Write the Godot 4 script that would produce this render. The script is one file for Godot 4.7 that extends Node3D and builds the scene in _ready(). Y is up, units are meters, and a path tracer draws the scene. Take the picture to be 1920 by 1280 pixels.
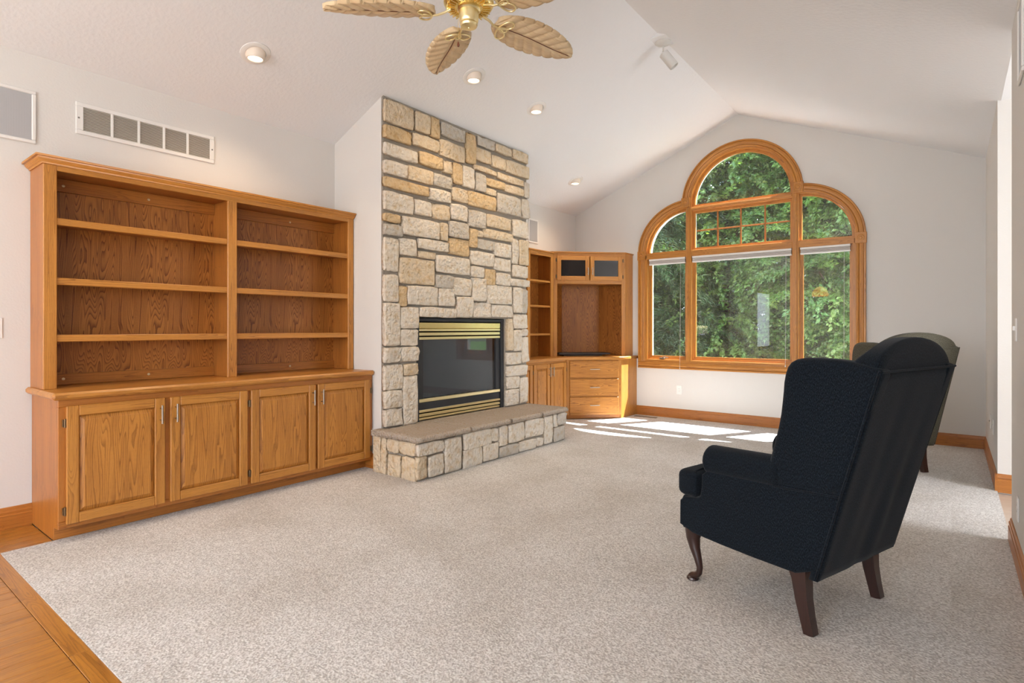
extends Node3D
# A vaulted living room with oak cabinets, a stone fireplace and an arched window; y up, metres; the camera stands at x = 0, z = 0.

const WALL_LEFT := -4.47
const WALL_RIGHT := 0.27
const WALL_FAR := -7.3
const WALL_REAR := 4.6
const EAVE := 2.885
const RIDGE_X := -2.1
const RIDGE_Y := 3.87
const SLOPE := (RIDGE_Y - EAVE) / (RIDGE_X - WALL_LEFT)
const WC := -2.09   # middle of the arched window

var rng := RandomNumberGenerator.new()
var M := {}
var taken := {}

# ------------------------------------------------------------------ mesh builder
class MB:
	var v := PackedVector3Array()
	var n := PackedVector3Array()
	var t := PackedVector2Array()
	var xf := Transform3D()
	var grain := Vector3(0, 1, 0)
	var off := Vector2.ZERO
	var su := 0.75
	var sv := 2.6

	func uv_of(p: Vector3, nn: Vector3) -> Vector2:
		var g := grain
		if absf(nn.dot(g)) > 0.9:
			g = Vector3(g.y, g.z, g.x)
		var across := nn.cross(g)
		if across.length() < 0.01:
			across = Vector3(0, 1, 0)
		across = across.normalized()
		across = across.abs() if absf(across.x) + absf(across.y) + absf(across.z) < 1.01 else across
		return Vector2(p.dot(g) * su, p.dot(across) * sv) + off

	func put(p: Vector3, nn: Vector3, u: Vector2) -> void:
		v.append(xf * p)
		n.append((xf.basis * nn).normalized())
		t.append(u)

	func tri(a: Vector3, b: Vector3, c: Vector3, na: Vector3, nb: Vector3, nc: Vector3, ua: Vector2, ub: Vector2, uc: Vector2) -> void:
		var g := (b - a).cross(c - a)
		if g.length_squared() < 1e-16:
			return
		if g.dot(na + nb + nc) > 0.0:
			put(a, na, ua); put(c, nc, uc); put(b, nb, ub)
		else:
			put(a, na, ua); put(b, nb, ub); put(c, nc, uc)

	func face(pts: Array, nn: Vector3) -> void:
		for i in range(1, pts.size() - 1):
			tri(pts[0], pts[i], pts[i + 1], nn, nn, nn, uv_of(pts[0], nn), uv_of(pts[i], nn), uv_of(pts[i + 1], nn))

	func box(lo: Vector3, hi: Vector3, b := 0.003) -> void:
		b = minf(b, 0.45 * minf(hi.x - lo.x, minf(hi.y - lo.y, hi.z - lo.z)))
		var c := (lo + hi) * 0.5
		var h := (hi - lo) * 0.5
		for ax in 3:
			for s in [-1.0, 1.0]:
				var nn := Vector3.ZERO
				nn[ax] = s
				var u := (ax + 1) % 3
				var w := (ax + 2) % 3
				var q := []
				for k in [[-1, -1], [1, -1], [1, 1], [-1, 1]]:
					var p := c
					p[ax] += s * h[ax]
					p[u] += k[0] * (h[u] - b)
					p[w] += k[1] * (h[w] - b)
					q.append(p)
				face(q, nn)
		if b <= 0.0:
			return
		for ax in 3:
			var u := (ax + 1) % 3
			var w := (ax + 2) % 3
			for su_ in [-1.0, 1.0]:
				for sw in [-1.0, 1.0]:
					var nn := Vector3.ZERO
					nn[u] = su_
					nn[w] = sw
					nn = nn.normalized()
					var q := []
					for k in [[-1, 0], [1, 0], [1, 1], [-1, 1]]:
						var p := c
						p[ax] += k[0] * (h[ax] - b)
						p[u] += su_ * (h[u] if k[1] == 0 else h[u] - b)
						p[w] += sw * (h[w] - b if k[1] == 0 else h[w])
						q.append(p)
					face(q, nn)
		for sx in [-1.0, 1.0]:
			for sy in [-1.0, 1.0]:
				for sz in [-1.0, 1.0]:
					var s := Vector3(sx, sy, sz)
					var a := c + Vector3(sx * h.x, sy * (h.y - b), sz * (h.z - b))
					var d := c + Vector3(sx * (h.x - b), sy * h.y, sz * (h.z - b))
					var e := c + Vector3(sx * (h.x - b), sy * (h.y - b), sz * h.z)
					face([a, d, e], s.normalized())

	# a flat polygon (in the plane of ax and ay) pushed along ez from d0 to d1
	func prism(poly: PackedVector2Array, o: Vector3, ax: Vector3, ay: Vector3, ez: Vector3, d0: float, d1: float) -> void:
		var idx := Geometry2D.triangulate_polygon(poly)
		for s in [[d0, -1.0], [d1, 1.0]]:
			for i in range(0, idx.size(), 3):
				var q := []
				for k in 3:
					var p := poly[idx[i + k]]
					q.append(o + ax * p.x + ay * p.y + ez * s[0])
				face(q, ez * s[1] * signf(d1 - d0))
		var cw := 1.0 if Geometry2D.is_polygon_clockwise(poly) else -1.0
		for i in poly.size():
			var a := poly[i]
			var b := poly[(i + 1) % poly.size()]
			var e := (b - a).normalized()
			var no := (ax * -e.y + ay * e.x) * cw
			var pa := o + ax * a.x + ay * a.y
			var pb := o + ax * b.x + ay * b.y
			face([pa + ez * d0, pb + ez * d0, pb + ez * d1, pa + ez * d1], no.normalized())

	# an open or closed profile carried along a path: each path point has a place, an outward axis and a depth axis
	func sweep(prof: PackedVector2Array, places: Array, outs: Array, depth: Vector3, closed_path := false, u0 := 0.0) -> void:
		var m := prof.size()
		var cnt := places.size()
		var along := [u0]
		for i in range(1, cnt + 1):
			along.append(along[i - 1] + (places[i % cnt] - places[i - 1]).length())
		var cen := Vector2.ZERO
		for p in prof:
			cen += p / m
		var last := cnt if closed_path else cnt - 1
		var run := 0.0
		for j in m:
			var pa := prof[j]
			var pb := prof[(j + 1) % m]
			var e := (pb - pa)
			if e.length() < 1e-6:
				continue
			var nn := Vector2(e.y, -e.x).normalized()
			if not Geometry2D.is_polygon_clockwise(prof):
				pass
			else:
				nn = -nn
			for i in last:
				var k := (i + 1) % cnt
				var a: Vector3 = places[i] + outs[i] * pa.x + depth * pa.y
				var b: Vector3 = places[k] + outs[k] * pa.x + depth * pa.y
				var c: Vector3 = places[k] + outs[k] * pb.x + depth * pb.y
				var d: Vector3 = places[i] + outs[i] * pb.x + depth * pb.y
				var ni: Vector3 = (outs[i] * nn.x + depth * nn.y).normalized()
				var nk: Vector3 = (outs[k] * nn.x + depth * nn.y).normalized()
				var ua := Vector2(along[i] * su, run * sv) + off
				var ub := Vector2(along[i + 1] * su, run * sv) + off
				var uc := Vector2(along[i + 1] * su, (run + e.length()) * sv) + off
				var ud := Vector2(along[i] * su, (run + e.length()) * sv) + off
				tri(a, b, c, ni, nk, nk, ua, ub, uc)
				tri(a, c, d, ni, nk, ni, ua, uc, ud)
			run += e.length()
		if not closed_path:
			var idx := Geometry2D.triangulate_polygon(prof)
			for end in [0, cnt - 1]:
				var dirn: Vector3 = (places[0] - places[1]) if end == 0 else (places[cnt - 1] - places[cnt - 2])
				for i in range(0, idx.size(), 3):
					var q := []
					for k in 3:
						q.append(places[end] + outs[end] * prof[idx[i + k]].x + depth * prof[idx[i + k]].y)
					face(q, dirn.normalized())

	# profile of (radius, height) turned round the local y axis
	func lathe(prof: Array, segs := 32, smooth_deg := 40.0) -> void:
		var m := prof.size()
		var segn := []
		for i in m - 1:
			var e: Vector2 = prof[i + 1] - prof[i]
			segn.append(Vector2(e.y, -e.x).normalized())
		for i in m - 1:
			var n0: Vector2 = segn[i]
			var n1: Vector2 = segn[i]
			if i > 0 and absf(rad_to_deg(n0.angle_to(segn[i - 1]))) < smooth_deg:
				n0 = (segn[i] + segn[i - 1]).normalized()
			if i < m - 2 and absf(rad_to_deg(n1.angle_to(segn[i + 1]))) < smooth_deg:
				n1 = (segn[i] + segn[i + 1]).normalized()
			for k in segs:
				var a0 := TAU * k / segs
				var a1 := TAU * (k + 1) / segs
				var c0 := Vector3(cos(a0), 0, sin(a0))
				var c1 := Vector3(cos(a1), 0, sin(a1))
				var p0: Vector2 = prof[i]
				var p1: Vector2 = prof[i + 1]
				var up := Vector3(0, 1, 0)
				tri2(c0 * p0.x + up * p0.y, c1 * p0.x + up * p0.y, c1 * p1.x + up * p1.y, c0 * n0.x + up * n0.y, c1 * n0.x + up * n0.y, c1 * n1.x + up * n1.y)
				tri2(c0 * p0.x + up * p0.y, c1 * p1.x + up * p1.y, c0 * p1.x + up * p1.y, c0 * n0.x + up * n0.y, c1 * n1.x + up * n1.y, c0 * n1.x + up * n1.y)

	func tri2(a: Vector3, b: Vector3, c: Vector3, na: Vector3, nb: Vector3, nc: Vector3) -> void:
		tri(a, b, c, na, nb, nc, uv_of(a, na), uv_of(b, nb), uv_of(c, nc))

	func tube(pts: Array, radii: Array, segs := 8, square := false) -> void:
		var cnt := pts.size()
		var rings := []
		var norms := []
		var side := Vector3(0, 0, 1)
		for i in cnt:
			var d: Vector3 = (pts[mini(i + 1, cnt - 1)] - pts[maxi(i - 1, 0)]).normalized()
			if i == 0:
				side = d.cross(Vector3(0, 1, 0))
				if side.length() < 0.1:
					side = d.cross(Vector3(1, 0, 0))
			side = (side - d * side.dot(d)).normalized()
			var other := d.cross(side)
			var ring := []
			var nr := []
			for k in segs:
				var a := TAU * (k + (0.5 if square else 0.0)) / segs
				var o := side * cos(a) + other * sin(a)
				ring.append(pts[i] + o * radii[mini(i, radii.size() - 1)])
				nr.append(o)
			rings.append(ring)
			norms.append(nr)
		for i in cnt - 1:
			for k in segs:
				var l := (k + 1) % segs
				if square:
					var nn: Vector3 = (norms[i][k] + norms[i][l]).normalized()
					face([rings[i][k], rings[i][l], rings[i + 1][l], rings[i + 1][k]], nn)
				else:
					tri2(rings[i][k], rings[i][l], rings[i + 1][l], norms[i][k], norms[i][l], norms[i + 1][l])
					tri2(rings[i][k], rings[i + 1][l], rings[i + 1][k], norms[i][k], norms[i + 1][l], norms[i + 1][k])
		face(rings[0], (pts[0] - pts[1]).normalized())
		face(rings[cnt - 1], (pts[cnt - 1] - pts[cnt - 2]).normalized())

	# indexed triangles of one closed surface, smooth normals, turned outwards
	func solid(p: PackedVector3Array, idx: PackedInt32Array, uvs := PackedVector2Array()) -> void:
		var nn := PackedVector3Array()
		nn.resize(p.size())
		var vol := 0.0
		for i in range(0, idx.size(), 3):
			var a := p[idx[i]]
			var b := p[idx[i + 1]]
			var c := p[idx[i + 2]]
			var g := (b - a).cross(c - a)
			vol += a.dot(b.cross(c))
			for k in 3:
				nn[idx[i + k]] += g
		var s := 1.0 if vol >= 0 else -1.0
		for i in p.size():
			nn[i] = nn[i].normalized() * s
		for i in range(0, idx.size(), 3):
			var ia := idx[i]
			var ib := idx[i + 1]
			var ic := idx[i + 2]
			var fn := (nn[ia] + nn[ib] + nn[ic]).normalized()
			if uvs.size():
				tri(p[ia], p[ib], p[ic], nn[ia], nn[ib], nn[ic], uvs[ia], uvs[ib], uvs[ic])
			else:
				tri(p[ia], p[ib], p[ic], nn[ia], nn[ib], nn[ic], uv_of(p[ia], fn), uv_of(p[ib], fn), uv_of(p[ic], fn))

	# a rounded slab: an outline in two axes, pushed from d0 to d1, edges rounded by r; at() maps (outline point, depth) to a place
	func pillow(poly: PackedVector2Array, at: Callable, d0: float, d1: float, r: float, steps := 4, belly := 0.0) -> void:
		var m := poly.size()
		var cw := 1.0 if Geometry2D.is_polygon_clockwise(poly) else -1.0
		var inn := PackedVector2Array()
		for i in m:
			var e0 := (poly[i] - poly[(i + m - 1) % m]).normalized()
			var e1 := (poly[(i + 1) % m] - poly[i]).normalized()
			var b := (Vector2(e0.y, -e0.x) + Vector2(e1.y, -e1.x)) * cw
			b = b.normalized() / maxf(0.6, b.length() * 0.5) if b.length() > 0.01 else Vector2.ZERO
			inn.append(b)
		var rings := []
		for side in 2:
			for k in steps + 1:
				var a := PI / 2 * (k if side == 0 else steps - k) / steps
				var ins := r * (1.0 - sin(a))
				var d := (d0 + r * (1.0 - cos(a))) if side == 0 else (d1 - r * (1.0 - cos(a)))
				rings.append([ins, d])
		var p := PackedVector3Array()
		var idx := PackedInt32Array()
		for ring in rings:
			for i in m:
				p.append(at.call(poly[i] + inn[i] * ring[0], ring[1]))
		for j in rings.size() - 1:
			for i in m:
				var k := (i + 1) % m
				idx.append_array([j * m + i, j * m + k, (j + 1) * m + k, j * m + i, (j + 1) * m + k, (j + 1) * m + i])
		# caps: rings drawn in towards the middle, bulged by belly
		for side in 2:
			var base := 0 if side == 0 else (rings.size() - 1) * m
			var flat := PackedVector2Array()
			for i in m:
				flat.append(poly[i] + inn[i] * r)
			var dd: float = d0 if side == 0 else d1
			if belly > 0.0:
				var cen := Vector2.ZERO
				for q in flat:
					cen += q / m
				var prev := base
				for s in [0.75, 0.45]:
					var start := p.size()
					var bulge: float = belly * (1.0 - s * s) * (-1.0 if side == 0 else 1.0)
					for i in m:
						p.append(at.call(cen + (flat[i] - cen) * s, dd + bulge))
					for i in m:
						var k := (i + 1) % m
						var quad := [prev + i, start + i, start + k, prev + i, start + k, prev + k]
						if side == 1:
							quad.reverse()
						idx.append_array(quad)
					prev = start
				p.append(at.call(cen, dd + belly * (-1.0 if side == 0 else 1.0)))
				for i in m:
					var fan := [prev + i, p.size() - 1, prev + (i + 1) % m]
					if side == 1:
						fan.reverse()
					idx.append_array(fan)
			else:
				var tr := Geometry2D.triangulate_polygon(flat)
				for i in range(0, tr.size(), 3):
					var q := [base + tr[i], base + tr[i + 1], base + tr[i + 2]]
					# keep the winding that closes the surface
					var turn := (flat[tr[i + 1]] - flat[tr[i]]).cross(flat[tr[i + 2]] - flat[tr[i]])
					var want := -1.0 if cw < 0 else 1.0
					if side == 1:
						want = -want
					if turn * want < 0:
						q.reverse()
					idx.append_array(q)
		solid(p, idx)

	func mesh() -> ArrayMesh:
		var arr := []
		arr.resize(Mesh.ARRAY_MAX)
		arr[Mesh.ARRAY_VERTEX] = v
		arr[Mesh.ARRAY_NORMAL] = n
		arr[Mesh.ARRAY_TEX_UV] = t
		arr[Mesh.ARRAY_TEX_UV2] = t
		var me := ArrayMesh.new()
		me.add_surface_from_arrays(Mesh.PRIMITIVE_TRIANGLES, arr)
		return me

# ------------------------------------------------------------------ things and parts
func mb(grain := Vector3(0, 1, 0)) -> MB:
	var b := MB.new()
	b.grain = grain
	b.off = Vector2(rng.randf(), rng.randf())
	return b

func numbered(called: String) -> String:
	var k: int = taken.get(called, -1) + 1
	taken[called] = k
	return called if k == 0 else "%s_%03d" % [called, k]

func tag(o: Node, label: String, category: String, group := "") -> Node:
	o.set_meta("label", label)
	o.set_meta("category", category)
	if group:
		o.set_meta("group", group)
	return o

func thing(called: String, label: String, category: String, at := Vector3.ZERO, turn := 0.0, group := "") -> Node3D:
	var o := Node3D.new()
	o.name = numbered(called)
	add_child(o)
	o.position = at
	o.rotation.y = turn
	tag(o, label, category, group)
	return o

func setting(called: String) -> Node3D:
	var o := Node3D.new()
	o.name = numbered(called)
	add_child(o)
	o.set_meta("kind", "structure")
	return o

# a mesh as part of a thing; places are given in the world, the part is moved into its parent's axes
func part(b: MB, called: String, m: Material, parent: Node3D, local := false) -> MeshInstance3D:
	var o := MeshInstance3D.new()
	o.name = called
	o.mesh = b.mesh()
	o.material_override = m
	parent.add_child(o, true)
	if not local:
		var up: Node = parent
		var t := Transform3D()
		while up != self and up is Node3D:
			t = (up as Node3D).transform * t
			up = up.get_parent()
		o.transform = t.affine_inverse()
	return o

func structure(b: MB, called: String, m: Material) -> MeshInstance3D:
	var o := part(b, numbered(called), m, self)
	o.set_meta("kind", "structure")
	return o

func board(parent: Node3D, called: String, lo: Vector3, hi: Vector3, grain: Vector3, m: Material, bevel := 0.003) -> MeshInstance3D:
	var b := mb(grain)
	b.box(Vector3(minf(lo.x, hi.x), minf(lo.y, hi.y), minf(lo.z, hi.z)), Vector3(maxf(lo.x, hi.x), maxf(lo.y, hi.y), maxf(lo.z, hi.z)), bevel)
	return part(b, called, m, parent)

func chaikin(poly: PackedVector2Array, times := 2) -> PackedVector2Array:
	for k in times:
		var q := PackedVector2Array()
		for i in poly.size():
			var a := poly[i]
			var b := poly[(i + 1) % poly.size()]
			q.append(a.lerp(b, 0.25))
			q.append(a.lerp(b, 0.75))
		poly = q
	return poly

func ceiling_at(x: float) -> float:
	return RIDGE_Y - SLOPE * absf(x - RIDGE_X)

const GX := Vector3(1, 0, 0)
const GY := Vector3(0, 1, 0)
const GZ := Vector3(0, 0, 1)

# ------------------------------------------------------------------ materials
func noise_image(w: int, h: int, sd: int, freq: float, octaves := 3, kind := FastNoiseLite.TYPE_SIMPLEX_SMOOTH) -> Image:
	var f := FastNoiseLite.new()
	f.seed = sd
	f.noise_type = kind
	f.frequency = freq
	f.fractal_octaves = octaves
	return f.get_seamless_image(w, h, false, false, 0.2) if freq < 0.15 else f.get_image(w, h)

func wood_texture(sd: int, light: Color, dark: Color, rings: float, contrast: float, base_w: int, pores := 0.35) -> ImageTexture:
	var s := 512
	var low := noise_image(base_w, s, sd, 0.0065, 2)
	low.resize(s, s, Image.INTERPOLATE_CUBIC)
	var wob := noise_image(s, s, sd + 7, 0.02, 3)
	var fine := noise_image(48, s, sd + 13, 0.35, 2)
	fine.resize(s, s, Image.INTERPOLATE_BILINEAR)
	var tone := noise_image(96, 256, sd + 21, 0.012, 2)
	tone.resize(s, s, Image.INTERPOLATE_CUBIC)
	var out := Image.create(s, s, false, Image.FORMAT_RGB8)
	for y in s:
		for x in s:
			var g := low.get_pixel(x, y).r * rings + wob.get_pixel(x, y).r * 0.25
			var r := g - floorf(g)
			var line := pow(r, 3.0) * (1.0 - smoothstep(0.93, 1.0, r))
			var p := smoothstep(0.55, 0.8, fine.get_pixel(x, y).r)
			var k := clampf(line * contrast + p * pores + (tone.get_pixel(x, y).r - 0.5) * 0.35, 0.0, 1.0)
			out.set_pixel(x, y, light.lerp(dark, k))
	return ImageTexture.create_from_image(out)

func wood(tex: Texture2D, rough := 0.38, coat := 0.25) -> StandardMaterial3D:
	var m := StandardMaterial3D.new()
	m.albedo_texture = tex
	m.roughness = rough
	m.metallic_specular = 0.45
	m.clearcoat_enabled = coat > 0.0
	m.clearcoat = coat
	m.clearcoat_roughness = 0.3
	return m

func plain(c: Color, rough := 0.6, metal := 0.0, spec := 0.5) -> StandardMaterial3D:
	var m := StandardMaterial3D.new()
	m.albedo_color = c
	m.roughness = rough
	m.metallic = metal
	m.metallic_specular = spec
	return m

func ramp_texture(im: Image, colors: Array, stops: Array) -> ImageTexture:
	var g := Gradient.new()
	g.offsets = PackedFloat32Array(stops)
	g.colors = PackedColorArray(colors)
	var out := Image.create(im.get_width(), im.get_height(), false, Image.FORMAT_RGB8)
	for y in im.get_height():
		for x in im.get_width():
			out.set_pixel(x, y, g.sample(im.get_pixel(x, y).r))
	return ImageTexture.create_from_image(out)

func make_materials() -> void:
	# oak: straight grained boards, and the bolder flame figure of the plywood backs
	M.oak = wood(wood_texture(3, Color8(198, 135, 60), Color8(136, 82, 30), 7.0, 0.65, 40), 0.38)
	M.oak_red = wood(wood_texture(5, Color8(184, 116, 47), Color8(124, 70, 25), 8.0, 0.6, 40), 0.4)
	M.oak_panel = wood(wood_texture(11, Color8(197, 133, 58), Color8(132, 79, 28), 9.0, 0.8, 90), 0.38)
	M.oak_ply = wood(wood_texture(19, Color8(186, 120, 52), Color8(116, 63, 21), 11.0, 1.15, 200, 0.15), 0.42, 0.15)
	M.oak_floor = wood(wood_texture(29, Color8(186, 126, 50), Color8(118, 70, 24), 8.0, 0.6, 48), 0.3, 0.4)
	M.mahogany = wood(wood_texture(37, Color8(52, 28, 22), Color8(26, 13, 10), 6.0, 0.5, 40), 0.3, 0.5)
	M.hall_floor = wood(wood_texture(41, Color8(196, 178, 160), Color8(160, 140, 122), 6.0, 0.5, 48), 0.35, 0.3)

	var plaster := noise_image(512, 512, 51, 0.09, 4)
	M.wall = plain(Color8(221, 218, 213), 0.75, 0.0, 0.3)
	M.wall.uv1_triplanar = true
	M.wall.uv1_world_triplanar = true
	M.wall.uv1_scale = Vector3(1.2, 1.2, 1.2)
	M.wall.heightmap_enabled = true
	M.wall.heightmap_texture = ImageTexture.create_from_image(plaster)
	M.wall.heightmap_scale = 0.05
	var knock := noise_image(512, 512, 57, 0.06, 5)
	M.ceiling = plain(Color8(235, 236, 237), 0.85, 0.0, 0.2)
	M.ceiling.uv1_triplanar = true
	M.ceiling.uv1_world_triplanar = true
	M.ceiling.uv1_scale = Vector3(0.9, 0.9, 0.9)
	M.ceiling.heightmap_enabled = true
	M.ceiling.heightmap_texture = ImageTexture.create_from_image(knock)
	M.ceiling.heightmap_scale = 0.16

	# cut pile carpet: speckled yarn, with broad trodden patches
	var yarn := noise_image(1024, 1024, 61, 0.4, 2, FastNoiseLite.TYPE_VALUE)
	M.carpet = plain(Color(1, 1, 1), 0.95, 0.0, 0.1)
	M.carpet.albedo_texture = ramp_texture(yarn, [Color8(172, 167, 161), Color8(208, 204, 199), Color8(234, 232, 228)], [0.15, 0.5, 0.85])
	M.carpet.uv1_scale = Vector3(0.45, 0.45, 0.45)
	M.carpet.heightmap_enabled = true
	M.carpet.heightmap_texture = ImageTexture.create_from_image(yarn)
	M.carpet.heightmap_scale = 0.3
	M.carpet.rim_enabled = true
	M.carpet.rim = 0.2
	M.carpet.detail_enabled = true
	M.carpet.detail_blend_mode = BaseMaterial3D.BLEND_MODE_MUL
	M.carpet.detail_uv_layer = BaseMaterial3D.DETAIL_UV_2
	var worn := FastNoiseLite.new()
	worn.seed = 67
	worn.frequency = 0.012
	worn.fractal_octaves = 5
	var patch := worn.get_image(1024, 1024)
	M.carpet.detail_albedo = ramp_texture(patch, [Color8(241, 239, 236), Color8(250, 249, 248), Color8(255, 255, 255)], [0.2, 0.5, 0.8])
	M.carpet.uv2_scale = Vector3(0.1, 0.1, 0.1)

	# stone: one grain and relief, several tints
	var grit := noise_image(512, 512, 71, 0.02, 5)
	var chip := noise_image(512, 512, 73, 0.045, 5, FastNoiseLite.TYPE_PERLIN)
	var grit_tex := ramp_texture(grit, [Color8(230, 212, 186), Color8(244, 236, 225), Color8(253, 250, 246), Color8(240, 238, 236)], [0.12, 0.34, 0.6, 0.9])
	var tints := {"w": Color8(228, 220, 207), "g": Color8(203, 197, 187), "t": Color8(221, 205, 180), "o": Color8(217, 192, 154)}
	for k in tints:
		var m := plain(tints[k], 0.85, 0.0, 0.25)
		m.albedo_texture = grit_tex
		m.uv1_triplanar = true
		m.uv1_world_triplanar = true
		m.uv1_scale = Vector3(1.3, 1.3, 1.3)
		m.heightmap_enabled = true
		m.heightmap_texture = ImageTexture.create_from_image(chip)
		m.heightmap_scale = 1.7
		M["stone_" + k] = m
	M.slab = M.stone_g.duplicate()
	M.slab.albedo_color = Color8(190, 179, 167)
	M.slab.uv1_scale = Vector3(3, 3, 3)
	M.slab.heightmap_scale = 1.8
	M.mortar = plain(Color8(172, 163, 150), 0.95, 0.0, 0.1)
	M.mortar.uv1_triplanar = true
	M.mortar.uv1_world_triplanar = true
	M.mortar.uv1_scale = Vector3(5, 5, 5)
	M.mortar.heightmap_enabled = true
	M.mortar.heightmap_texture = M.stone_g.heightmap_texture
	M.mortar.heightmap_scale = 1.0

	# woven upholstery
	var weave := noise_image(512, 512, 83, 0.3, 2)
	M.navy = plain(Color(1, 1, 1), 0.95, 0.0, 0.15)
	M.navy.albedo_texture = ramp_texture(weave, [Color8(9, 12, 15), Color8(19, 24, 30), Color8(42, 50, 58)], [0.2, 0.5, 0.85])
	M.olive = plain(Color(1, 1, 1), 0.95, 0.0, 0.15)
	M.olive.albedo_texture = ramp_texture(weave, [Color8(48, 46, 38), Color8(80, 77, 65), Color8(122, 118, 104)], [0.2, 0.5, 0.85])
	for k in ["navy", "olive"]:
		M[k].uv1_triplanar = true
		M[k].uv1_scale = Vector3(2.2, 0.7, 2.2)
		M[k].heightmap_enabled = true
		M[k].heightmap_texture = ImageTexture.create_from_image(weave)
		M[k].heightmap_scale = 0.04
		M[k].rim_enabled = true
		M[k].rim = 0.15
		M[k].rim_tint = 0.6

	M.brass = plain(Color8(240, 219, 156), 0.26, 1.0)
	M.brass_pale = plain(Color8(250, 236, 186), 0.3, 1.0)
	M.nickel = plain(Color8(176, 167, 154), 0.28, 1.0)
	M.hinge = plain(Color8(120, 100, 76), 0.4, 1.0)
	M.screw = plain(Color8(225, 205, 165), 0.35, 0.8)
	M.black = plain(Color8(38, 40, 44), 0.5)
	M.soot = plain(Color8(22, 22, 23), 0.9)
	M.mesh_curtain = plain(Color8(98, 107, 114), 0.6, 0.2)
	M.white_metal = plain(Color8(232, 230, 226), 0.45)
	M.clad = plain(Color8(226, 226, 222), 0.5)
	M.grille = plain(Color8(196, 196, 197), 0.7)
	M.slat = plain(Color8(216, 210, 199), 0.6)
	M.duct = plain(Color8(138, 131, 120), 0.9)
	M.plastic = plain(Color8(238, 236, 232), 0.4)
	M.plastic_grey = plain(Color8(120, 118, 112), 0.5)
	M.shade = plain(Color8(208, 202, 198), 0.8)
	M.tray = plain(Color8(52, 46, 44), 0.45)
	M.spot_body = plain(Color8(214, 213, 208), 0.4)
	M.eyeball = plain(Color8(238, 224, 208), 0.5)
	M.glass = plain(Color(1, 1, 1, 0.04), 0.0)
	M.glass.transparency = BaseMaterial3D.TRANSPARENCY_ALPHA
	M.dark_glass = plain(Color8(30, 26, 26), 0.04, 0.0, 0.5)
	M.fire_glass = plain(Color(0.05, 0.055, 0.06, 0.3), 0.02, 0.0, 0.7)
	M.fire_glass.transparency = BaseMaterial3D.TRANSPARENCY_ALPHA
	M.lamp = plain(Color8(255, 244, 228), 0.5)
	M.lamp.emission_enabled = true
	M.lamp.emission = Color8(255, 240, 216)
	M.lamp.emission_energy_multiplier = 2.4
	M.amber = plain(Color8(226, 160, 84), 0.3)
	M.amber.emission_enabled = true
	M.amber.emission = Color8(255, 186, 104)
	M.amber.emission_energy_multiplier = 5.0
	M.blade = wood(wood_texture(91, Color8(222, 199, 160), Color8(186, 152, 110), 5.0, 0.4, 60), 0.4, 0.2)
	M.teak = plain(Color8(110, 56, 34), 0.4)
	M.cord = plain(Color8(235, 232, 226), 0.7)

	M.bark = plain(Color8(92, 78, 64), 0.95, 0.0, 0.1)
	M.leaf = plain(Color(1, 1, 1), 0.3, 0.0, 0.6)
	M.leaf.vertex_color_use_as_albedo = true
	M.leaf.backlight_enabled = true
	M.leaf.backlight = Color(0.8, 0.85, 0.3)
	var turf := noise_image(256, 256, 97, 0.1, 4)
	M.grass = plain(Color(1, 1, 1), 0.95, 0.0, 0.1)
	M.grass.albedo_texture = ramp_texture(turf, [Color8(60, 84, 38), Color8(104, 130, 66)], [0.2, 0.8])
	M.concrete = plain(Color8(198, 196, 190), 0.9)

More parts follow.
